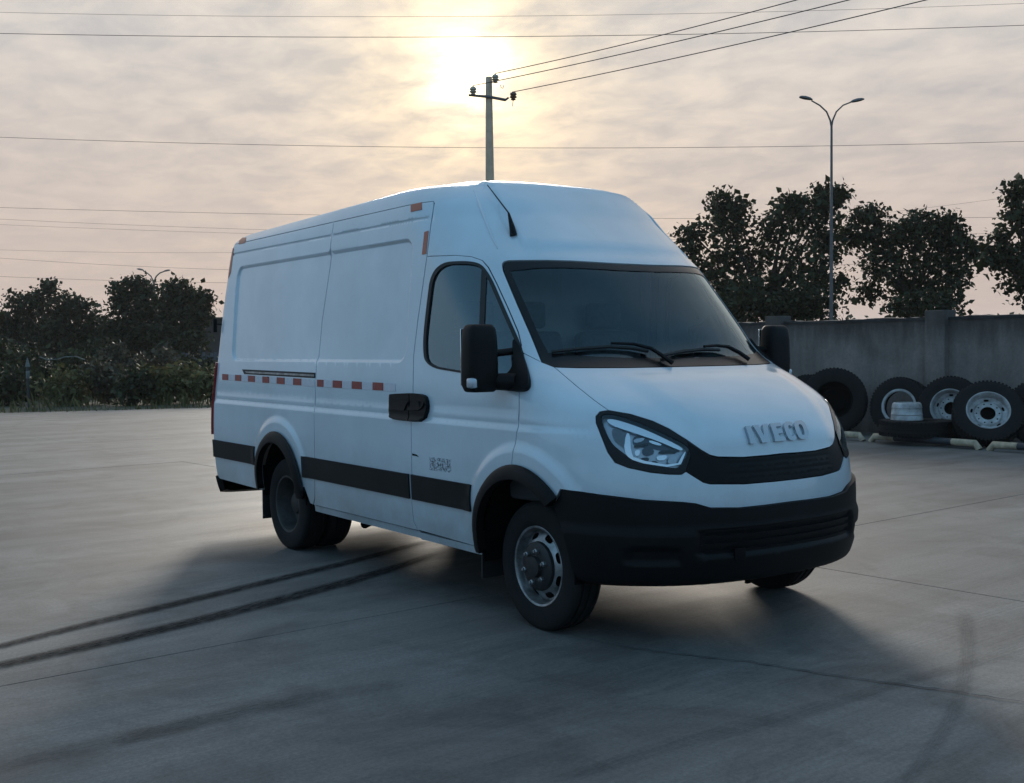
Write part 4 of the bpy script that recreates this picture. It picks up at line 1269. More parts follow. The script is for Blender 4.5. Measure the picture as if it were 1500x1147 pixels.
tag(MB().add(t_+b_s, [(i, n_+i, n_+i+1, i+1) for i in range(n_-1)]).build('crack', M['crack']), kind='structure')

# ------------------------------------------------------------------ boundary wall
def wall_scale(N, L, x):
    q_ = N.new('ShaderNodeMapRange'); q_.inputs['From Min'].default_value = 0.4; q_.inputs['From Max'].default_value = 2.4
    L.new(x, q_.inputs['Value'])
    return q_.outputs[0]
def stained(m, N, L, b):
    iso = rot_pos(N, L, 0, (1, 1, 1)); st = rot_pos(N, L, 0, (1, 1, 5.0))
    c_ = ramp(N, L, nz(N, L, iso, 0.9, 7, 0.62, 0.3), [(0.3, (0.16, 0.135, 0.120)), (0.7, (0.285, 0.24, 0.215))])
    c_ = mul(N, L, c_, ramp(N, L, nz(N, L, st, 2.0, 6, 0.65), [(0.32, 0.66), (0.6, 1.06)]))
    c_ = mul(N, L, c_, ramp(N, L, nz(N, L, iso, 26, 4, 0.7), [(0.3, 0.85), (0.65, 1.05)]))
    g = N.new('ShaderNodeNewGeometry'); sp = N.new('ShaderNodeSeparateXYZ'); L.new(g.outputs['Position'], sp.inputs[0])
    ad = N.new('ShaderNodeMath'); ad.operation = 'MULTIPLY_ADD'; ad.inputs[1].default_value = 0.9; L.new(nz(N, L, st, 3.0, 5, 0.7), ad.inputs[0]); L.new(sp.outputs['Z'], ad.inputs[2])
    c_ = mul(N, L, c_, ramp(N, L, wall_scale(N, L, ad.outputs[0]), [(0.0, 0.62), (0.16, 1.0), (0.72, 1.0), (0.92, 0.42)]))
    L.new(c_, b.inputs['Base Color']); b.inputs['Roughness'].default_value = 0.92
    bp = N.new('ShaderNodeBump'); bp.inputs['Strength'].default_value = 0.5; bp.inputs['Distance'].default_value = 0.01
    L.new(nz(N, L, iso, 30, 5, 0.7), bp.inputs['Height']); L.new(bp.outputs[0], b.inputs['Normal'])
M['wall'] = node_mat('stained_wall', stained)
M['coping'] = vary(material('mossy_coping', (0.045, 0.042, 0.04), 0.95), 0.5, 3, coord='World', bump=0.4, bscale=25)
xp1 = onplane(1373, 560, 1, WALL_Y-0.05)[0]; xp0 = onplane(1136, 520, 1, WALL_Y-0.05)[0]
SPN = xp1-xp0
wall = tag(empty('boundary_wall', (xp1, WALL_Y, 0)), 'stained grey cement yard wall with square pillars behind the tyres', 'wall')
HW = 1.90
for k in range(-6, 4):
    xk = k*SPN
    MB().box((xk, 0.02, (HW+0.10)/2-0.03), (0.36, 0.30, HW+0.16)).build('pillar', M['wall'], wall, bevel=0.012)
    MB().box((xk+SPN/2, 0.06, HW/2-0.03), (SPN-0.362, 0.16, HW+0.06-0.11)).build('wall_panel', M['wall'], wall)
    n = 26
    vs, fs = [], []
    for i in range(n+1):                                 # a crumbling coping
        x_ = xk+0.182+(SPN-0.364)*i/n
        h_ = 0.055+random.uniform(-0.012, 0.014); d_ = 0.10+random.uniform(-0.008, 0.008)
        vs += [(x_, 0.06-d_, HW-0.057), (x_, 0.06-d_, HW-0.05+h_*0.8), (x_, 0.06+d_, HW-0.05+h_), (x_, 0.06+d_, HW-0.057)]
    for i in range(n):
        for q_ in range(4):
            q2 = (q_+1) % 4
            fs.append((i*4+q_, i*4+q2, (i+1)*4+q2, (i+1)*4+q_))
    fs += [(0, 1, 2, 3), (n*4+3, n*4+2, n*4+1, n*4)]
    MB().add(vs, fs).build('coping', M['coping'], wall)

# ------------------------------------------------------------------ tyres and wheels along the wall
def look_rot(nrm):
    """rotation taking -Y to the given facing direction, keeping up up"""
    f = Vector(nrm).normalized()
    y = -f
    x = y.cross(Vector((0, 0, 1)))
    if x.length < 1e-4: x = Vector((1, 0, 0))
    x.normalize(); z = x.cross(y)
    return Matrix((x, y, z)).transposed().to_euler()
def truck_tyre(par, R, w, rr, mat='rubber'):
    t = tyre_mesh(MB(), R, w, rr).build('tyre', M[mat], par, smooth=True)
    # shoulder lugs
    n = 56
    mb = MB()
    for sg in (-1, 1):
        for k in range(n):
            th = 2*math.pi*(k+0.25*(sg+1))/n
            rot = Matrix.Rotation(-th, 3, 'Y')
            c_ = rot @ Vector((R-0.008, sg*w*0.36, 0))
            mb.box(c_, (0.024, w*0.22, 0.028), rot)
    tag(mb.build('tread_blocks', M[mat], t), kind='stuff')
    return t
def truck_disc(par, R, bolts=10, mat='whitewheel', holes=True):
    rm = MB().lathe([(-0.105, R*1.02), (-0.118, R*1.04), (-0.122, R*1.00), (-0.110, R*0.965), (-0.075, R*0.93), (-0.02, R*0.90), (0.10, R*0.93)], 60, 'Y').build('rim', M[mat], par, smooth=True)
    fn = lambda r: -0.012+0.03*min(1, max(0, (r-R*0.62)/(R*0.1)))-0.02*min(1, max(0, (r-R*0.75)/(R*0.15)))
    # disc with hand holes near the edge and a ring of bolt holes
    rings = [[(R*0.915*math.cos(t), R*0.915*math.sin(t)) for t in np.linspace(0, 2*math.pi, 60, endpoint=False)],
             [(R*0.36*math.cos(t), R*0.36*math.sin(t)) for t in np.linspace(0, 2*math.pi, 36, endpoint=False)]]
    for k in range(bolts):
        t = 2*math.pi*k/bolts
        rings.append([(R*0.53*math.cos(t)+R*0.042*math.cos(a), R*0.53*math.sin(t)+R*0.042*math.sin(a)) for a in np.linspace(0, 2*math.pi, 8, endpoint=False)])
    for k in range(5 if holes else 0):
        t = 2*math.pi*(k+0.3)/5
        e_ = np.array(ell(0, 0, R*0.055, R*0.115, 12, e=2.6))
        rings.append([(((R*0.77+a)*math.cos(t)-b_*math.sin(t)), ((R*0.77+a)*math.sin(t)+b_*math.cos(t))) for a, b_ in e_])
    rings = [np.array(h) for h in rings]
    pts, edg = [], []
    for h in rings:
        n0 = len(pts); pts += [tuple(q_) for q_ in h]; edg += [(n0+i, n0+(i+1) % len(h)) for i in range(len(h))]
    for rr in (0.44, 0.62, 0.66, 0.70, 0.84):
        for t in np.linspace(0, 2*math.pi, 48, endpoint=False):
            p_ = np.array([[R*rr*math.cos(t), R*rr*math.sin(t)]])
            if all(not inside(p_, h)[0] and edge_dist(p_, h)[0] > 0.005 for h in rings[2:]): pts.append(tuple(p_[0]))
    res = delaunay_2d_cdt([Vector(q_) for q_ in pts], edg, [], 0, 1e-8)
    V_ = np.array([tuple(q_) for q_ in res[0]]); F_ = [f for f in res[2] if len(f) == 3 and not any(inside(V_[list(f)].mean(0)[None], h)[0] for h in rings[1:])]
    MB().add([(x_, fn(math.hypot(x_, z_)), z_) for x_, z_ in V_], F_).build('wheel_disc', M[mat], rm, smooth=True)
    MB().lathe([(0.06, R*0.9), (0.06, 0.001)], 30, 'Y').build('back_plate', M['dark'], par)
    return rm
def lean_wheel(name, label, px_x, y, R, w, rr, tilt, yaw_to, disc=True, ring=False, catg='wheel', black=False):
    """a wheel standing on the concrete at a distance y across the yard, under the photo column px_x"""
    zc = R*math.cos(tilt)+w/2*math.sin(tilt)-0.003
    x_ = onplane(px_x, 600, 1, y)[0]
    nrm = (math.cos(yaw_to)*math.cos(tilt), math.sin(yaw_to)*math.cos(tilt), math.sin(tilt))
    o = tag(empty(name, (x_, y, zc), look_rot(nrm)), label, catg)
    truck_tyre(o, R, w, rr)
    if disc: truck_disc(o, rr)
    elif ring: MB().lathe([(-w*0.30, rr+0.004), (-w*0.43, rr+0.012), (-w*0.45, rr), (-w*0.42, rr-0.03), (-w*0.30, rr-0.035)], 60, 'Y').build('rim_ring', M['whitewheel'], o, smooth=True)
    if black: truck_disc(o, rr, mat='dark')  # dark disc added so the tyre's open middle shows black
    return o
TOCAM = math.atan2(CO[1]-10.3, CO[0]+5.0)
lean_wheel('spare_wheel', 'whole white spare truck wheel leaning in front of its neighbours by the wall pillar', 1447, 10.42, 0.478, 0.25, 0.285, math.radians(31), TOCAM+0.05)
lean_wheel('spare_wheel', 'white spare truck wheel half hidden behind the wheel in front of it', 1393, 10.95, 0.478, 0.25, 0.27, math.radians(14), TOCAM-0.25)
lean_wheel('old_tyre', 'black tyre with a bare white ring standing behind the flat tyre', 1320, 11.0, 0.465, 0.25, 0.27, math.radians(9), TOCAM-0.30, disc=False, ring=True, catg='tyre')
lean_wheel('old_tyre', 'big black tyre with a dark disc added in its open middle, whole beside the van hood', 1222, 10.75, 0.53, 0.34, 0.30, math.radians(9), TOCAM+0.05, disc=False, catg='tyre', black=True)
lean_wheel('old_tyre', 'big black tyre with a dark disc added in its open middle, mostly hidden by the van hood', 1184, 11.05, 0.47, 0.30, 0.27, math.radians(7), TOCAM+0.1, disc=False, catg='tyre', black=True)
lean_wheel('old_tyre', 'plain black tyre leaning beyond the whole white wheel', 1525, 10.9, 0.47, 0.26, 0.28, math.radians(12), TOCAM-0.20, disc=False, catg='tyre')
STOP_Y = 9.92
ft = onplane(1342, 640, 1, STOP_Y+0.22)
flat = tag(empty('old_tyre', (ft[0], STOP_Y+0.22, 0.235), (math.radians(-90), 0, 0.4)), 'black tyre lying flat on the wheel stop under a white drum', 'tyre')
truck_tyre(flat, 0.525, 0.235, 0.28)
drum = tag(empty('bare_drum', (ft[0]-0.12, STOP_Y+0.16, 0.352)), 'bare white ribbed drum standing on the tyre that lies flat', 'drum')
MB().lathe([(-0.005, 0.225), (0.0, 0.232), (0.018, 0.230), (0.07, 0.222), (0.075, 0.227), (0.085, 0.227), (0.09, 0.221), (0.17, 0.213), (0.175, 0.218), (0.19, 0.216), (0.235, 0.205), (0.255, 0.185), (0.255, 0.172), (0.22, 0.168), (0.02, 0.19)], 56, 'Z').build('drum', M['whitewheel'], drum, smooth=True, angle=50)
vs, fs = slot_ring(0.06, 0.172, 6, 0.125, 0.026, 0.016, lambda r: 0.0)
MB().add([(a, c_, 0.232) for a, b_, c_ in vs], fs).build('wheel_disc', M['whitewheel'], drum)

# wheel stops
M['cream'] = vary(material('cream_paint', (0.50, 0.40, 0.27), 0.6), 0.4, 9, coord='World', dirt=(0.20, 0.16, 0.12))
M['stopblack'] = vary(material('black_paint', (0.035, 0.037, 0.045), 0.6), 0.4, 9, coord='World')
def wheel_stop(x0, x1, y, label):
    o = tag(empty('wheel_stop', ((x0+x1)/2, y, 0)), label, 'wheel stop', 'wheel stops along the wall')
    h = (x1-x0)/2; H = 0.115; sl = 0.085; w = 0.05
    pr = [(-h, 0.0), (-h+sl, H), (h-sl, H), (h, 0.0)]
    bm_pts = [-h+sl, -h*0.52, h*0.52-0.0, h-sl]
    def bar(pts, mat, nm='stop_segment'):
        MB().tube(pts, w, 10).build(nm, M[mat], o, smooth=True, angle=60)
    z = H-w+0.02
    bar([(-h+0.02, 0, 0.0), (-h+sl, 0, z), (bm_pts[1], 0, z)], 'cream')
    bar([(bm_pts[1], 0, z), (bm_pts[2], 0, z)], 'stopblack')
    bar([(bm_pts[2], 0, z), (h-sl, 0, z), (h-0.02, 0, 0.0)], 'cream')
gs = [onplane(1270, 646, 1, STOP_Y)[0], onplane(1442, 660, 1, STOP_Y)[0]]
LN = gs[1]-gs[0]
labs = ['cream and black wheel stop under the big empty tyres', 'cream and black wheel stop carrying the flat tyre', 'cream and black wheel stop in front of the whole white wheel']
for k in range(3):
    wheel_stop(gs[0]+(k-1)*LN+0.055, gs[0]+k*LN-0.055, STOP_Y, labs[k])

# ------------------------------------------------------------------ pole, lamps, wires
M['pole'] = vary(material('flare_tinted_concrete', (0.66, 0.45, 0.31), 0.9), 0.25, 3, bump=0.2, bscale=40)  # warm pale tone of the sun's flare put into the concrete's colour
M['galv'] = vary(material('galvanised', (0.16, 0.15, 0.15), 0.55, metal=0.5), 0.2, 5)
M['porcelain'] = material('brown_insulator', (0.16, 0.08, 0.045), 0.3)
M['porcelainw'] = material('pale_insulator', (0.45, 0.38, 0.30), 0.35)
M['wire'] = material('wire', (0.03, 0.03, 0.032), 0.6)
PD = 35.0
pt = atdepth(716, 113, PD)
pole = tag(empty('utility_pole', (pt[0], pt[1], -0.05)), 'tapered concrete utility pole with insulators rising behind the van', 'pole')
PHT = pt[2]+0.05
MB().lathe([(0, 0.205), (PHT*0.5, 0.150), (PHT-0.01, 0.098), (PHT, 0.090), (PHT, 0.001)], 20, 'Z').build('shaft', M['pole'], pole, smooth=True, angle=50)
side_v = Vector((RT[0], RT[1], 0)).normalized()
za = PHT-0.62
def on_pole(dx, z, dy=0.0): return tuple(side_v*dx+Vector((-FW[0], -FW[1], 0)).normalized()*dy+Vector((0, 0, z)))
MB().tube([on_pole(-0.62, za+0.06, 0.10), on_pole(0, za, 0.12), on_pole(0.50, za-0.10, 0.12), on_pole(0.60, za-0.03, 0.12)], [0.035, 0.045, 0.045, 0.03], 8).build('crossarm', M['galv'], pole)
def insul(dx, z, mat, dy=0.12):
    c_ = on_pole(dx, z, dy)
    MB().lathe([(-0.12, 0.02), (-0.10, 0.08), (-0.06, 0.055), (-0.02, 0.12), (0.03, 0.07), (0.05, 0.11), (0.11, 0.09), (0.15, 0.03), (0.15, 0.001)], 16, 'Z', c_).build('insulator', M[mat], pole, smooth=True)
insul(0.74, za+0.0, 'porcelain'); insul(-0.48, za+0.17, 'porcelainw'); insul(0.20, PHT-0.09, 'porcelainw')
MB().tube([on_pole(0.07, PHT-0.16, 0.05), on_pole(0.20, PHT-0.17, 0.12)], 0.025, 8).build('bracket', M['galv'], pole)
MB().tube([on_pole(0.36, za+0.36, 0.12), on_pole(0.37, za+0.27, 0.12), on_pole(0.43, za+0.25, 0.12), on_pole(0.45, za+0.34, 0.12)], 0.012, 6).build('hook', M['galv'], pole)
MB().tube([on_pole(0.74, za-0.1, 0.12), on_pole(0.71, za-0.3, 0.12)], 0.01, 6).build('tie_wire', M['galv'], pole)
def wire(pts, r, label, group):
    o = MB().tube(pts, r, 5, caps=False).build('power_line', M['wire'], None, smooth=True)
    return tag(o, label, 'wire', group)
def sag(A_, B_, s_, n=28):
    A_, B_ = np.array(A_, float), np.array(B_, float)
    return [tuple(A_+(B_-A_)*t-np.array([0, 0, 4*s_*t*(1-t)])) for t in np.linspace(0, 1, n)]
pw = lambda dx, z, dy=0.12: np.array(on_pole(dx, z, dy))+np.array([pt[0], pt[1], -0.05])
for dx, z, px_ in ((-0.48, za+0.34, (1222, 0)), (0.20, PHT+0.08, (1148, 0)), (0.74, za+0.14, (1334, 0))):
    a = pw(dx, z)
    d = ray(*px_)
    b_ = CO+d*((a[2]-0.15-CO[2])/d[2])
    end = a+(b_-a)*2.2; end[2] = a[2]+0.1
    wire(sag(a, end, 0.28), 0.013, 'dark wire running from the concrete pole up across the sky', 'wires strung from the concrete pole')
# long spans of a far line, hung between supports well outside the frame
def span(px_l, px_m, px_r, depth, r):
    A_, B_ = atdepth(px_l[0], px_l[1], depth), atdepth(px_r[0], px_r[1], depth)
    mid = atdepth(px_m[0], px_m[1], depth); dz = (A_[2]+B_[2])/2-mid[2]
    ext = 0.25; d = B_-A_
    t = np.linspace(-ext, 1+ext, 44)
    pts = [tuple(A_+d*q_-np.array([0, 0, 4*dz*q_*(1-q_)])) for q_ in t]
    wire(pts, r, 'thin overhead wire crossing the whole sky', 'overhead wires of the far power line')
for l_, m_, r_, dep, rad in (((0, 49), (700, 54), (1500, 37), 60, 0.016), ((0, 18), (700, 24), (1500, 5), 60, 0.009),
                             ((0, 201), (700, 217), (1500, 207), 70, 0.014), ((0, 304), (700, 319), (1500, 318), 85, 0.012),
                             ((0, 321), (700, 345), (1500, 341), 95, 0.010), ((0, 329), (700, 350), (1500, 345), 95, 0.009),
                             ((0, 378), (700, 396), (1500, 338), 110, 0.012), ((0, 366), (700, 358), (1500, 286), 110, 0.010), ((0, 405), (700, 412), (1500, 366), 120, 0.014)):
    span(l_, m_, r_, dep, rad)
def street_lamp(px_top, depth, span_m, label, th=1.0):
    tp = atdepth(px_top[0], px_top[1], depth)
    o = tag(empty('street_lamp', (tp[0], tp[1], -0.05)), label, 'street lamp')
    H = tp[2]+0.05; f = side_v; s_ = span_m/2
    k = s_/1.65
    P_ = lambda u, z: tuple(f*u+Vector((0, 0, z)))
    MB().tube([(0, 0, 0), (0, 0, H*0.5), (0, 0, H-1.3*k)], [0.12*th, 0.095*th, 0.07*th], 12).build('pole', M['galv'], o, smooth=True)
    for sg, up in ((-1, 0.18), (1, 0.0)):
        arm = [(0, H-1.35*k), (0.06*k, H-1.0*k), (0.25*k, H-0.55*k), (0.6*k, H-0.22*k), (1.05*k, H-0.05*k+up*k*0.5)]
        MB().tube([P_(sg*a, z) for a, z in arm], [q_*th for q_ in (0.055, 0.052, 0.048, 0.044, 0.04)], 8).build('arm', M['galv'], o, smooth=True)
        c_ = Vector(P_(sg*1.33*k, H+0.0*k+up*k*0.8)); rot = Matrix.Rotation(math.atan2(f.y, f.x), 3, 'Z') @ Matrix.Rotation(-sg*0.20, 3, 'Y')
        vs, fs = [], []
        prof = [(-1.0, 0.25, 0.3), (-0.6, 0.75, 0.8), (0.1, 1.0, 1.0), (0.65, 0.85, 0.8), (1.0, 0.45, 0.35)]
        n = 12
        for (t, wy, hz_) in prof:
            for q_ in range(n):
                a = 2*math.pi*q_/n
                zz = math.sin(a)*0.13*hz_*k; zz = zz if zz > 0 else zz*0.45
                vs.append(c_+rot @ Vector((sg*t*0.36*k, math.cos(a)*0.17*wy*k, zz)))
        for i in range(len(prof)-1):
            for q_ in range(n):
                q2 = (q_+1) % n
                fs.append((i*n+q_, i*n+q2, (i+1)*n+q2, (i+1)*n+q_))
        fs += [tuple(range(n))[::-1], tuple((len(prof)-1)*n+q_ for q_ in range(n))]
        MB().add(vs, fs).build('lamp_head', M['galv'], o, smooth=True)
street_lamp((1218, 148), 35, 1.95, 'tall twin-arm street lamp rising in front of the trees beyond the wall', 0.52)
street_lamp((225, 397), 130, 3.7, 'distant twin-arm street lamp showing above the dark trees', 1.7)

# ------------------------------------------------------------------ trees, shrubs, weeds
def leafmat(name, c0, c1, tr=0.25):
    def f(m, N, L, b):
        g = N.new('ShaderNodeNewGeometry')
        c_ = ramp(N, L, g.outputs['Random Per Island'], [(0.0, c0), (1.0, c1)])
        L.new(c_, b.inputs['Base Color']); b.inputs['Roughness'].default_value = 0.6
        b.inputs['Specular IOR Level'].default_value = 0.25
        t = N.new('ShaderNodeBsdfTranslucent'); L.new(c_, t.inputs[0])
        mx = N.new('ShaderNodeMixShader'); mx.inputs[0].default_value = tr
        L.new(b.outputs[0], mx.inputs[1]); L.new(t.outputs[0], mx.inputs[2]); L.new(mx.outputs[0], N['Material Output'].inputs[0])
    return node_mat(name, f)
M['leaf_a'] = leafmat('leaf_dark', (0.018, 0.023, 0.010), (0.046, 0.056, 0.021), 0.15)
M['leaf_b'] = leafmat('leaf_brownish', (0.045, 0.040, 0.026), (0.095, 0.085, 0.05), 0.12)
M['leaf_c'] = leafmat('weed_green', (0.060, 0.062, 0.022), (0.16, 0.145, 0.06), 0.18)
M['bark'] = vary(material('bark', (0.05, 0.04, 0.032), 0.95), 0.4, 8, bump=0.4, bscale=30)
def leaf_cloud(name, centres, size, mat, parent, droop=0.3, per=7, spread=None):
    """rhombic leaves in twigs round the given points, one mesh"""
    C_ = np.repeat(np.asarray(centres), per, 0)
    n = len(C_)
    spread = spread or size*1.25
    P_ = C_+np.clip(RNG.normal(0, 1, (n, 3)), -1.5, 1.5)*spread*np.array([1, 1, 0.8])
    d = RNG.normal(0, 1, (n, 3)); d[:, 2] -= droop*1.5
    d /= np.linalg.norm(d, axis=1, keepdims=True)
    e = np.cross(d, RNG.normal(0, 1, (n, 3))); e /= np.linalg.norm(e, axis=1, keepdims=True)+1e-9
    nn = np.cross(d, e)
    L_ = size*RNG.uniform(0.45, 1.5, (n, 1)); W_ = L_*RNG.uniform(0.28, 0.42, (n, 1))
    V_ = np.stack([P_, P_+d*L_*0.45+e*W_+nn*L_*0.08, P_+d*L_, P_+d*L_*0.45-e*W_+nn*L_*0.08], 1).reshape(-1, 3)
    i = np.arange(n)*4
    F_ = np.concatenate([np.stack([i, i+1, i+2], 1), np.stack([i, i+2, i+3], 1)])
    me = bpy.data.meshes.new(name)
    me.vertices.add(len(V_)); me.vertices.foreach_set('co', V_.ravel())
    me.loops.add(len(F_)*3); me.loops.foreach_set('vertex_index', F_.ravel().astype(np.int32))
    me.polygons.add(len(F_)); me.polygons.foreach_set('loop_start', (np.arange(len(F_))*3).astype(np.int32))
    me.update(calc_edges=True)
    return link(name, me, parent, M[mat])
def ball(n, shell=0.5):
    d = RNG.normal(0, 1, (n, 3)); d /= np.linalg.norm(d, axis=1, keepdims=True)
    return d*(shell+(1-shell)*RNG.uniform(0, 1, (n, 1)))**0.6*RNG.uniform(0.35, 1, (n, 1))**0.35
def tree(label, base_px, depth, lobes, leaf=0.17, mat='leaf_a', dens_=1.0, trunk=0.12, group=None, name='tree', base=None, cat_='tree', core_=1.0):
    """lobes: (px, py, radius in px, nearer/farther in m) traced from the outline of the crown"""
    b0 = base if base is not None else onplane(base_px[0], 600, 0, 0)
    if base is None:
        g = atdepth(base_px[0], base_px[1], depth); b0 = np.array([g[0], g[1], -0.05])
    o = tag(empty(name, tuple(b0)), label, cat_, group)
    mpp = depth/FPX
    tr = MB(); cen = []
    L0 = [(atdepth(a, b_, depth+dd)-b0, r_*mpp*0.90) for a, b_, r_, dd in lobes]
    zmin = max(0.3, min(c_[2]-r_ for c_, r_ in L0)); ztop = np.mean([c_[2] for c_, r_ in L0])
    cx_ = np.mean([c_[:2] for c_, r_ in L0], axis=0)
    fork = np.array([cx_[0]*0.35, cx_[1]*0.35, max(0.5, zmin*0.8+ztop*0.2)])
    tr.tube([(0, 0, 0), tuple(fork*0.5+np.array([0.03, -0.04, 0])), tuple(fork)], [trunk*1.25, trunk, trunk*0.85], 9)
    for c_, r_ in L0:
        mid = fork*0.5+c_*0.5+RNG.normal(0, 0.08, 3)*r_; mid[2] += 0.1*r_
        tr.tube([tuple(fork), tuple(mid), tuple(c_)], [trunk*0.55, trunk*0.32, trunk*0.12], 6)
        for k in range(5):
            e_ = c_+ball(1)[0]*r_*0.9
            tr.tube([tuple(mid*0.3+c_*0.7), tuple((c_+e_)/2+RNG.normal(0, .05, 3)*r_), tuple(e_)], [trunk*0.14, trunk*0.09, 0.008], 4)
        n = int(dens_*max(12, 2.3*(r_/leaf)**2+10))
        cen.append(c_+ball(n, 0.45)*r_*np.array([1, 1, 0.95]))
        for k in range(6):                               # twigs that stand out of the outline
            dd = RNG.normal(0, 1, 3); dd[2] = abs(dd[2])*0.8+0.1; dd /= np.linalg.norm(dd)
            e0, e1 = c_+dd*r_*0.85, c_+dd*r_*(0.98+RNG.uniform(0, 0.15))
            tr.tube([tuple(c_), tuple(e0), tuple(e1)], [0.02, 0.012, 0.006], 4)
            cen.append(e0+(e1-e0)*RNG.uniform(0.3, 1.0, (3, 1)))
    tr.build('trunk', M['bark'], o, smooth=True)
    leaf_cloud('crown', np.concatenate(cen), leaf, mat, o)
    core = np.concatenate([c_+ball(int(6+1.1*(r_/leaf)**2*core_), 0.1)*r_*0.72 for c_, r_ in L0])
    leaf_cloud('inner_foliage', core, leaf*1.5, mat, o, per=4)
    return o
GT = 'trees beyond the yard wall'
tree('dense dark tree behind the wall with the tall lamp pole at its edge', (1120, 500), 40,
     [(1062, 335, 38, 0), (1056, 300, 20, 0), (1080, 310, 16, .3), (1100, 375, 50, .4), (1145, 330, 34, -.3), (1150, 302, 16, 0), (1195, 335, 38, .2), (1213, 302, 24, 0), (1224, 285, 13, 0), (1205, 286, 12, .3),
      (1040, 395, 40, .3), (1180, 395, 48, -.5), (1110, 430, 48, 0), (1060, 440, 40, -.2), (1015, 345, 16, 0), (1008, 370, 20, 0), (1215, 420, 30, .3), (1170, 300, 12, .2), (1215, 360, 26, .2), (1150, 450, 30, .4)], 0.17, trunk=0.15, group=GT, core_=0.35)
tree('broad rounded tree behind the wall between lamp and corner tree', (1335, 500), 41,
     [(1262, 335, 28, 0), (1276, 315, 17, 0), (1300, 352, 36, .3), (1340, 345, 34, 0), (1375, 350, 34, .2), (1405, 360, 28, 0), (1425, 372, 18, 0), (1290, 390, 34, -.2), (1345, 395, 42, .2), (1395, 400, 30, 0),
      (1330, 430, 30, .4), (1380, 432, 28, -.2), (1345, 325, 16, 0), (1385, 328, 16, 0), (1245, 352, 17, .2), (1270, 430, 14, .3)], 0.16, dens_=1.15, trunk=0.12, group=GT, core_=0.45)
tree('tall tree behind the wall at the corner with open tufted top', (1520, 500), 34,
     [(1487, 280, 15, 0), (1510, 290, 25, 0), (1488, 315, 18, 0), (1510, 335, 30, .2), (1470, 355, 16, 0), (1480, 385, 28, .2), (1515, 390, 40, 0), (1462, 380, 15, 0), (1500, 425, 26, .2), (1540, 330, 45, .3), (1550, 400, 50, .3)], 0.16, dens_=0.85, trunk=0.13, group=GT, core_=0.15)
for lb_, px_, lo_ in (('dark bush crowding the wall behind the van mirror', 1085, [(1060, 452, 30, 0), (1095, 440, 32, 0), (1080, 470, 30, 0)]), ('dark bush crowding the wall left of the tall lamp pole', 1170, [(1140, 455, 30, 0), (1175, 440, 32, 0), (1205, 452, 28, 0), (1170, 470, 26, 0)]),
                      ('dark bush crowding the wall under the broad rounded tree', 1345, [(1320, 452, 20, 0), (1350, 446, 24, 0), (1385, 452, 24, 0), (1350, 468, 24, 0)])):
    tree(lb_.replace('left of', 'beside'), (px_, 500), 38, lo_, 0.15, 'leaf_a', 1.0, 0.05, None, 'bush', cat_='bush')
GL = 'trees beyond the weeds'
tree('low wide tree beyond the weeds with one leaf tuft on top', (85, 520), 62,
     [(30, 445, 20, 0), (60, 445, 24, 0), (72, 422, 7, 0), (95, 450, 26, 0), (120, 452, 18, 0), (40, 470, 30, 1), (85, 480, 36, 0), (130, 480, 28, .5), (8, 470, 14, 1), (15, 490, 26, 1), (60, 500, 34, .5), (110, 505, 34, 0), (150, 485, 26, 0), (145, 505, 30, .5), (-15, 485, 24, 0)], 0.20, dens_=1.2, trunk=0.16, group=GL)
tree('dark tree with the distant lamp standing out of its top', (195, 520), 58,
     [(180, 425, 15, 0), (200, 420, 15, .3), (216, 428, 14, 0), (175, 445, 18, 0), (205, 450, 30, 0), (190, 475, 32, .4), (225, 465, 28, 0), (170, 485, 24, .4), (215, 495, 36, 0), (180, 508, 34, 0), (230, 510, 28, .5)], 0.19, dens_=1.25, trunk=0.16, group=GL)
tree('dark bushy tree standing nearest the low dark building', (265, 520), 56,
     [(250, 425, 16, 0), (268, 425, 16, 0), (255, 450, 28, .3), (275, 445, 20, 0), (265, 475, 32, 0), (285, 470, 20, .3), (295, 445, 10, 0), (302, 437, 7, 0), (300, 460, 7, 0), (245, 490, 30, .4), (280, 500, 26, 0), (255, 512, 30, 0)], 0.18, dens_=1.25, trunk=0.14, group=GL)
def shrub(label, px_, base_y, lobes, leaf, mat, group, name='shrub'):
    g = onplane(px_, base_y, 2, 0.0)
    depth = (g-CO) @ FW
    return tree(label, None, depth, [(a, b_, r_*1.15, d_) for a, b_, r_, d_ in lobes], leaf, mat, 0.9, 0.035, group, name, np.array([g[0], g[1], -0.05]), 'shrub')
GS = 'weedy shrubs along the yard edge'
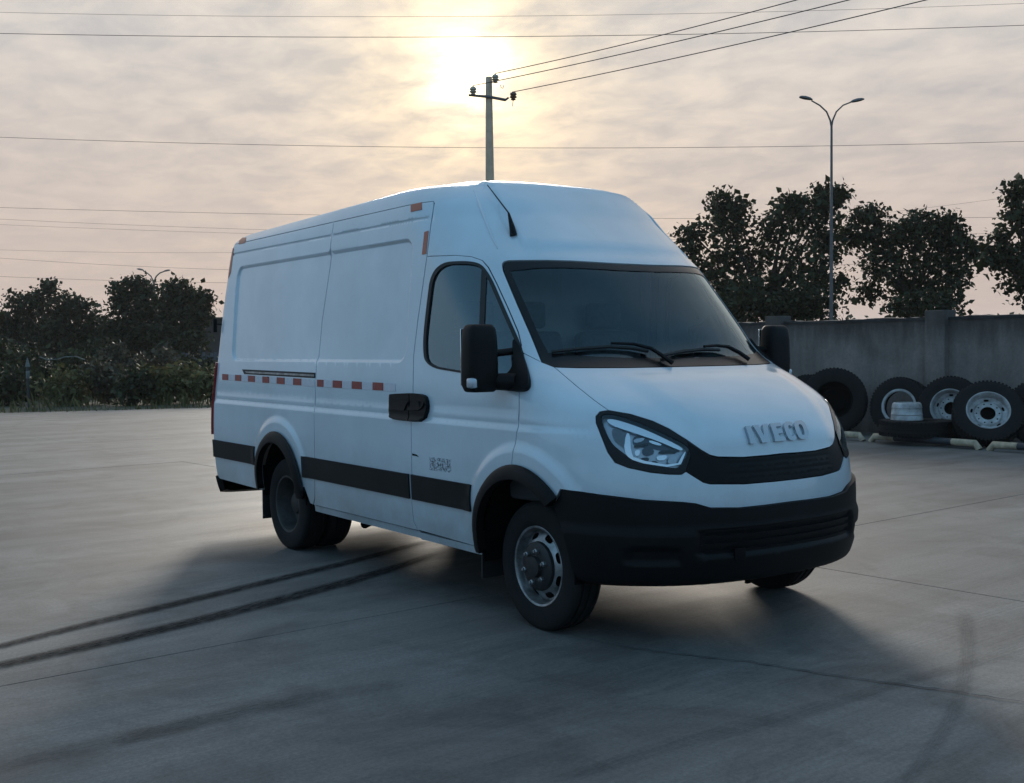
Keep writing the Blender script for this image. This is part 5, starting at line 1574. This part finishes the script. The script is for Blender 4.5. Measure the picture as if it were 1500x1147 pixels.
sl = [(15, 592, [(0, 570, 20, 0), (25, 565, 24, 0), (12, 582, 16, 0)], 'leaf_a'), (55, 584, [(45, 540, 24, 0), (70, 552, 22, 0), (55, 568, 22, 0)], 'leaf_a'),
      (95, 592, [(80, 568, 20, 0), (108, 562, 24, 0), (95, 580, 18, 0)], 'leaf_c'), (125, 582, [(112, 538, 20, 0), (138, 548, 22, 0), (125, 562, 22, 0)], 'leaf_a'),
      (160, 590, [(145, 560, 20, 0), (170, 552, 22, 0), (160, 575, 20, 0)], 'leaf_b'), (195, 592, [(185, 570, 18, 0), (205, 560, 18, 0), (195, 580, 16, 0)], 'leaf_a'),
      (182, 574, [(174, 522, 12, 0), (188, 534, 16, 0), (165, 540, 16, 0), (180, 552, 18, 0)], 'leaf_b'), (20, 574, [(5, 525, 24, 0), (35, 535, 20, 0), (20, 550, 22, 0)], 'leaf_a'),
      (235, 590, [(220, 562, 16, 0), (250, 556, 20, 0), (235, 575, 20, 0)], 'leaf_c'), (275, 588, [(262, 552, 18, 0), (290, 550, 16, 0), (278, 570, 22, 0)], 'leaf_c'),
      (310, 590, [(300, 566, 16, 0), (318, 572, 16, 0)], 'leaf_c'), (232, 572, [(218, 532, 14, 0), (246, 534, 16, 0), (230, 548, 16, 0)], 'leaf_b'),
      (88, 568, [(76, 538, 16, 0), (100, 534, 16, 0)], 'leaf_a'), (-20, 590, [(-25, 556, 26, 0), (-5, 575, 20, 0)], 'leaf_a'), (345, 587, [(335, 562, 18, 0), (360, 567, 18, 0)], 'leaf_c'),
      (290, 570, [(280, 540, 12, 0), (305, 542, 12, 0)], 'leaf_a'), (145, 566, [(135, 520, 14, 0), (152, 530, 14, 0)], 'leaf_a')]
for a, b_, lb, mt in sl:
    lb = [(a_+random.uniform(-6, 6), y_+random.uniform(-9, 7), r_*random.uniform(0.75, 1.3), d_) for a_, y_, r_, d_ in lb]
    shrub({'leaf_a': 'dark green leafy shrub in the tangle beyond the concrete edge', 'leaf_b': 'dry brownish shrub in the tangle beyond the concrete edge',
           'leaf_c': 'paler green low shrub at the concrete edge'}[mt], a, b_, lb, 0.13, mt, GS)
# weeds: blades nobody could count
n = 15000
t = RNG.uniform(-9, 34, n); dpt = RNG.uniform(0.0, 1, n)**1.4*26-0.30
Pb = E0+ed*t[:, None]-en*dpt[:, None]
clump = 0.5+0.5*np.sin(t*1.9+3*np.sin(dpt*0.7))*np.sin(dpt*1.3+t*0.6)
hh = RNG.uniform(0.10, 0.42, n)*(0.45+1.3*clump)*(0.5+0.6*np.clip(dpt/6, 0, 1))
hh[dpt < 1.2] *= 0.45
keep = (clump > 0.42) | (RNG.uniform(0, 1, n) < 0.15)
hh[~keep] = 0.03
ang = RNG.uniform(0, 2*math.pi, n); wd = RNG.uniform(0.008, 0.022, n)
lean = RNG.normal(0, 0.25, (n, 2))*hh[:, None]
dx = np.stack([np.cos(ang), np.sin(ang)], -1)*wd[:, None]
V_ = np.stack([np.c_[Pb-dx, np.full(n, -0.05)], np.c_[Pb+dx, np.full(n, -0.05)], np.c_[Pb+lean*0.4+dx*0.7, hh*0.6], np.c_[Pb+lean, hh]], 1).reshape(-1, 3)
i = np.arange(n)*4
F_ = [(int(a), int(a)+1, int(a)+2) for a in i]+[(int(a), int(a)+2, int(a)+3) for a in i]
me = bpy.data.meshes.new('weeds'); me.from_pydata([tuple(q_) for q_ in V_], [], F_)
tag(link('weeds', me, None, M['leaf_c']), 'tangled dry green weeds growing beyond the edge of the concrete', 'weeds', kind='stuff')

# small things in and behind the weeds
M['marker'] = vary(material('marker_white', (0.17, 0.18, 0.165), 0.8), 0.4, 9)
g = onplane(42, 597, 2, 0)
mk = tag(empty('marker_post', (g[0], g[1], 0)), 'small pale marker post with pointed top standing in the weeds', 'post')
dm = (g-CO) @ FW; mm = dm/FPX
zt = atdepth(42, 524, dm)[2]
MB().box((0, 0, zt/2-0.1), (0.05, 0.05, zt-0.2)).build('post', M['stopblack'], mk)
MB().box((0, 0, zt-0.12), (0.11, 0.11, 0.24), taper=0.15).build('pointed_cap', M['marker'], mk)
MB().box((0, 0, zt-0.45), (0.08, 0.08, 0.20)).build('white_band', M['marker'], mk)
lpts = [atdepth(a, b_, 33.5) for a, b_ in ((58, 523), (70, 527), (85, 526), (95, 523), (110, 522), (124, 527))]
tag(MB().tube([tuple(q_) for q_ in lpts], 0.018, 6).build('pipe', M['marker'], None, smooth=True), 'thin pale pipe lying across the tops of the bushes', 'pipe')
M['fenceboard'] = vary(material('grey_board', (0.10, 0.105, 0.115), 0.8), 0.4, 3)
fc = tag(empty('board_fence', tuple(np.array([*atdepth(288, 520, 44)[:2], 0]))), 'low fence of pale upright boards half sunk in weeds', 'fence')
for k, a in enumerate(range(256, 330, 6)):
    p_ = atdepth(a, 520, 44)-np.array(fc.location)
    z_ = 1.36+random.uniform(-0.12, 0.06)
    MB().box((p_[0], p_[1], z_/2), (0.12, 0.03, z_), Matrix.Rotation(YAW+math.pi/2, 3, 'Z')).build('board', M['fenceboard'], fc)
M['dkwall'] = vary(material('dark_block_wall', (0.06, 0.05, 0.048), 0.9), 0.4, 1.2, coord='World')
bd = tag(empty('shed', tuple(np.array([*atdepth(330, 500, 78)[:2], 0]))), 'low dark flat-roofed shed behind the bushy tree', 'shed')
rot = Matrix.Rotation(YAW+math.pi/2, 3, 'Z')
MB().box((0, 0, 1.75), (4.2, 5.0, 3.5), rot).build('wall', M['dkwall'], bd)
MB().box((0, 0, 3.56), (4.6, 5.4, 0.12), rot).build('roof', M['coping'], bd)
MB().tube([tuple(rot @ Vector((-1.2, 0, 3.6))), tuple(rot @ Vector((-1.2, 0, 4.6)))], 0.02, 6).build('rod', M['galv'], bd)
# far ground: a low rise and a wood that read as one mass
vs, fs = [], []
NA = 120
for k in range(NA+1):
    a = YAW+1.15-2.3*k/NA
    r_ = 330+20*math.sin(k*0.3)
    h_ = 5.5+2.6*math.sin(k*0.21+1)+1.5*math.sin(k*0.53)+random.uniform(-.35, .35)
    for (rr, zz) in ((r_-60, -0.2), (r_-20, h_*0.6), (r_, h_), (r_+60, -0.2)):
        vs.append((CO[0]+rr*math.cos(a), CO[1]+rr*math.sin(a), zz))
for k in range(NA):
    for q_ in range(3):
        fs.append((k*4+q_, k*4+q_+1, (k+1)*4+q_+1, (k+1)*4+q_))
M['hill'] = vary(material('far_green', (0.05, 0.06, 0.045), 0.95), 0.4, 0.05, coord='World')
tag(MB().add(vs, fs).build('hills', M['hill'], None, smooth=True), kind='structure')
cen = []
for k in range(2600):
    a = YAW+random.uniform(-0.75, 0.75); r_ = random.uniform(150, 210)
    cen.append((CO[0]+r_*math.cos(a), CO[1]+r_*math.sin(a), abs(random.gauss(0, 1.6))+0.3+1.2*math.sin(a*23)**2))
tag(leaf_cloud('far_wood', np.array(cen), 0.9, 'leaf_a', None, per=6, spread=0.9), 'far-off belt of trees along the horizon', 'woods', kind='stuff')

# ------------------------------------------------------------------ haze
hm = bpy.data.materials.new('haze_air'); hm.use_nodes = True
hm.node_tree.nodes.remove(hm.node_tree.nodes['Principled BSDF'])
pv = hm.node_tree.nodes.new('ShaderNodeVolumePrincipled')
pv.inputs['Color'].default_value = (0.92, 0.94, 0.97, 1); pv.inputs['Density'].default_value = 0.00025; pv.inputs['Anisotropy'].default_value = 0.3
hm.node_tree.links.new(pv.outputs[0], hm.node_tree.nodes['Material Output'].inputs['Volume'])
tag(MB().box((0, 0, 13), (1860, 1860, 30)).build('haze', hm), 'thin evening haze filling the air over the yard', 'haze', kind='stuff')
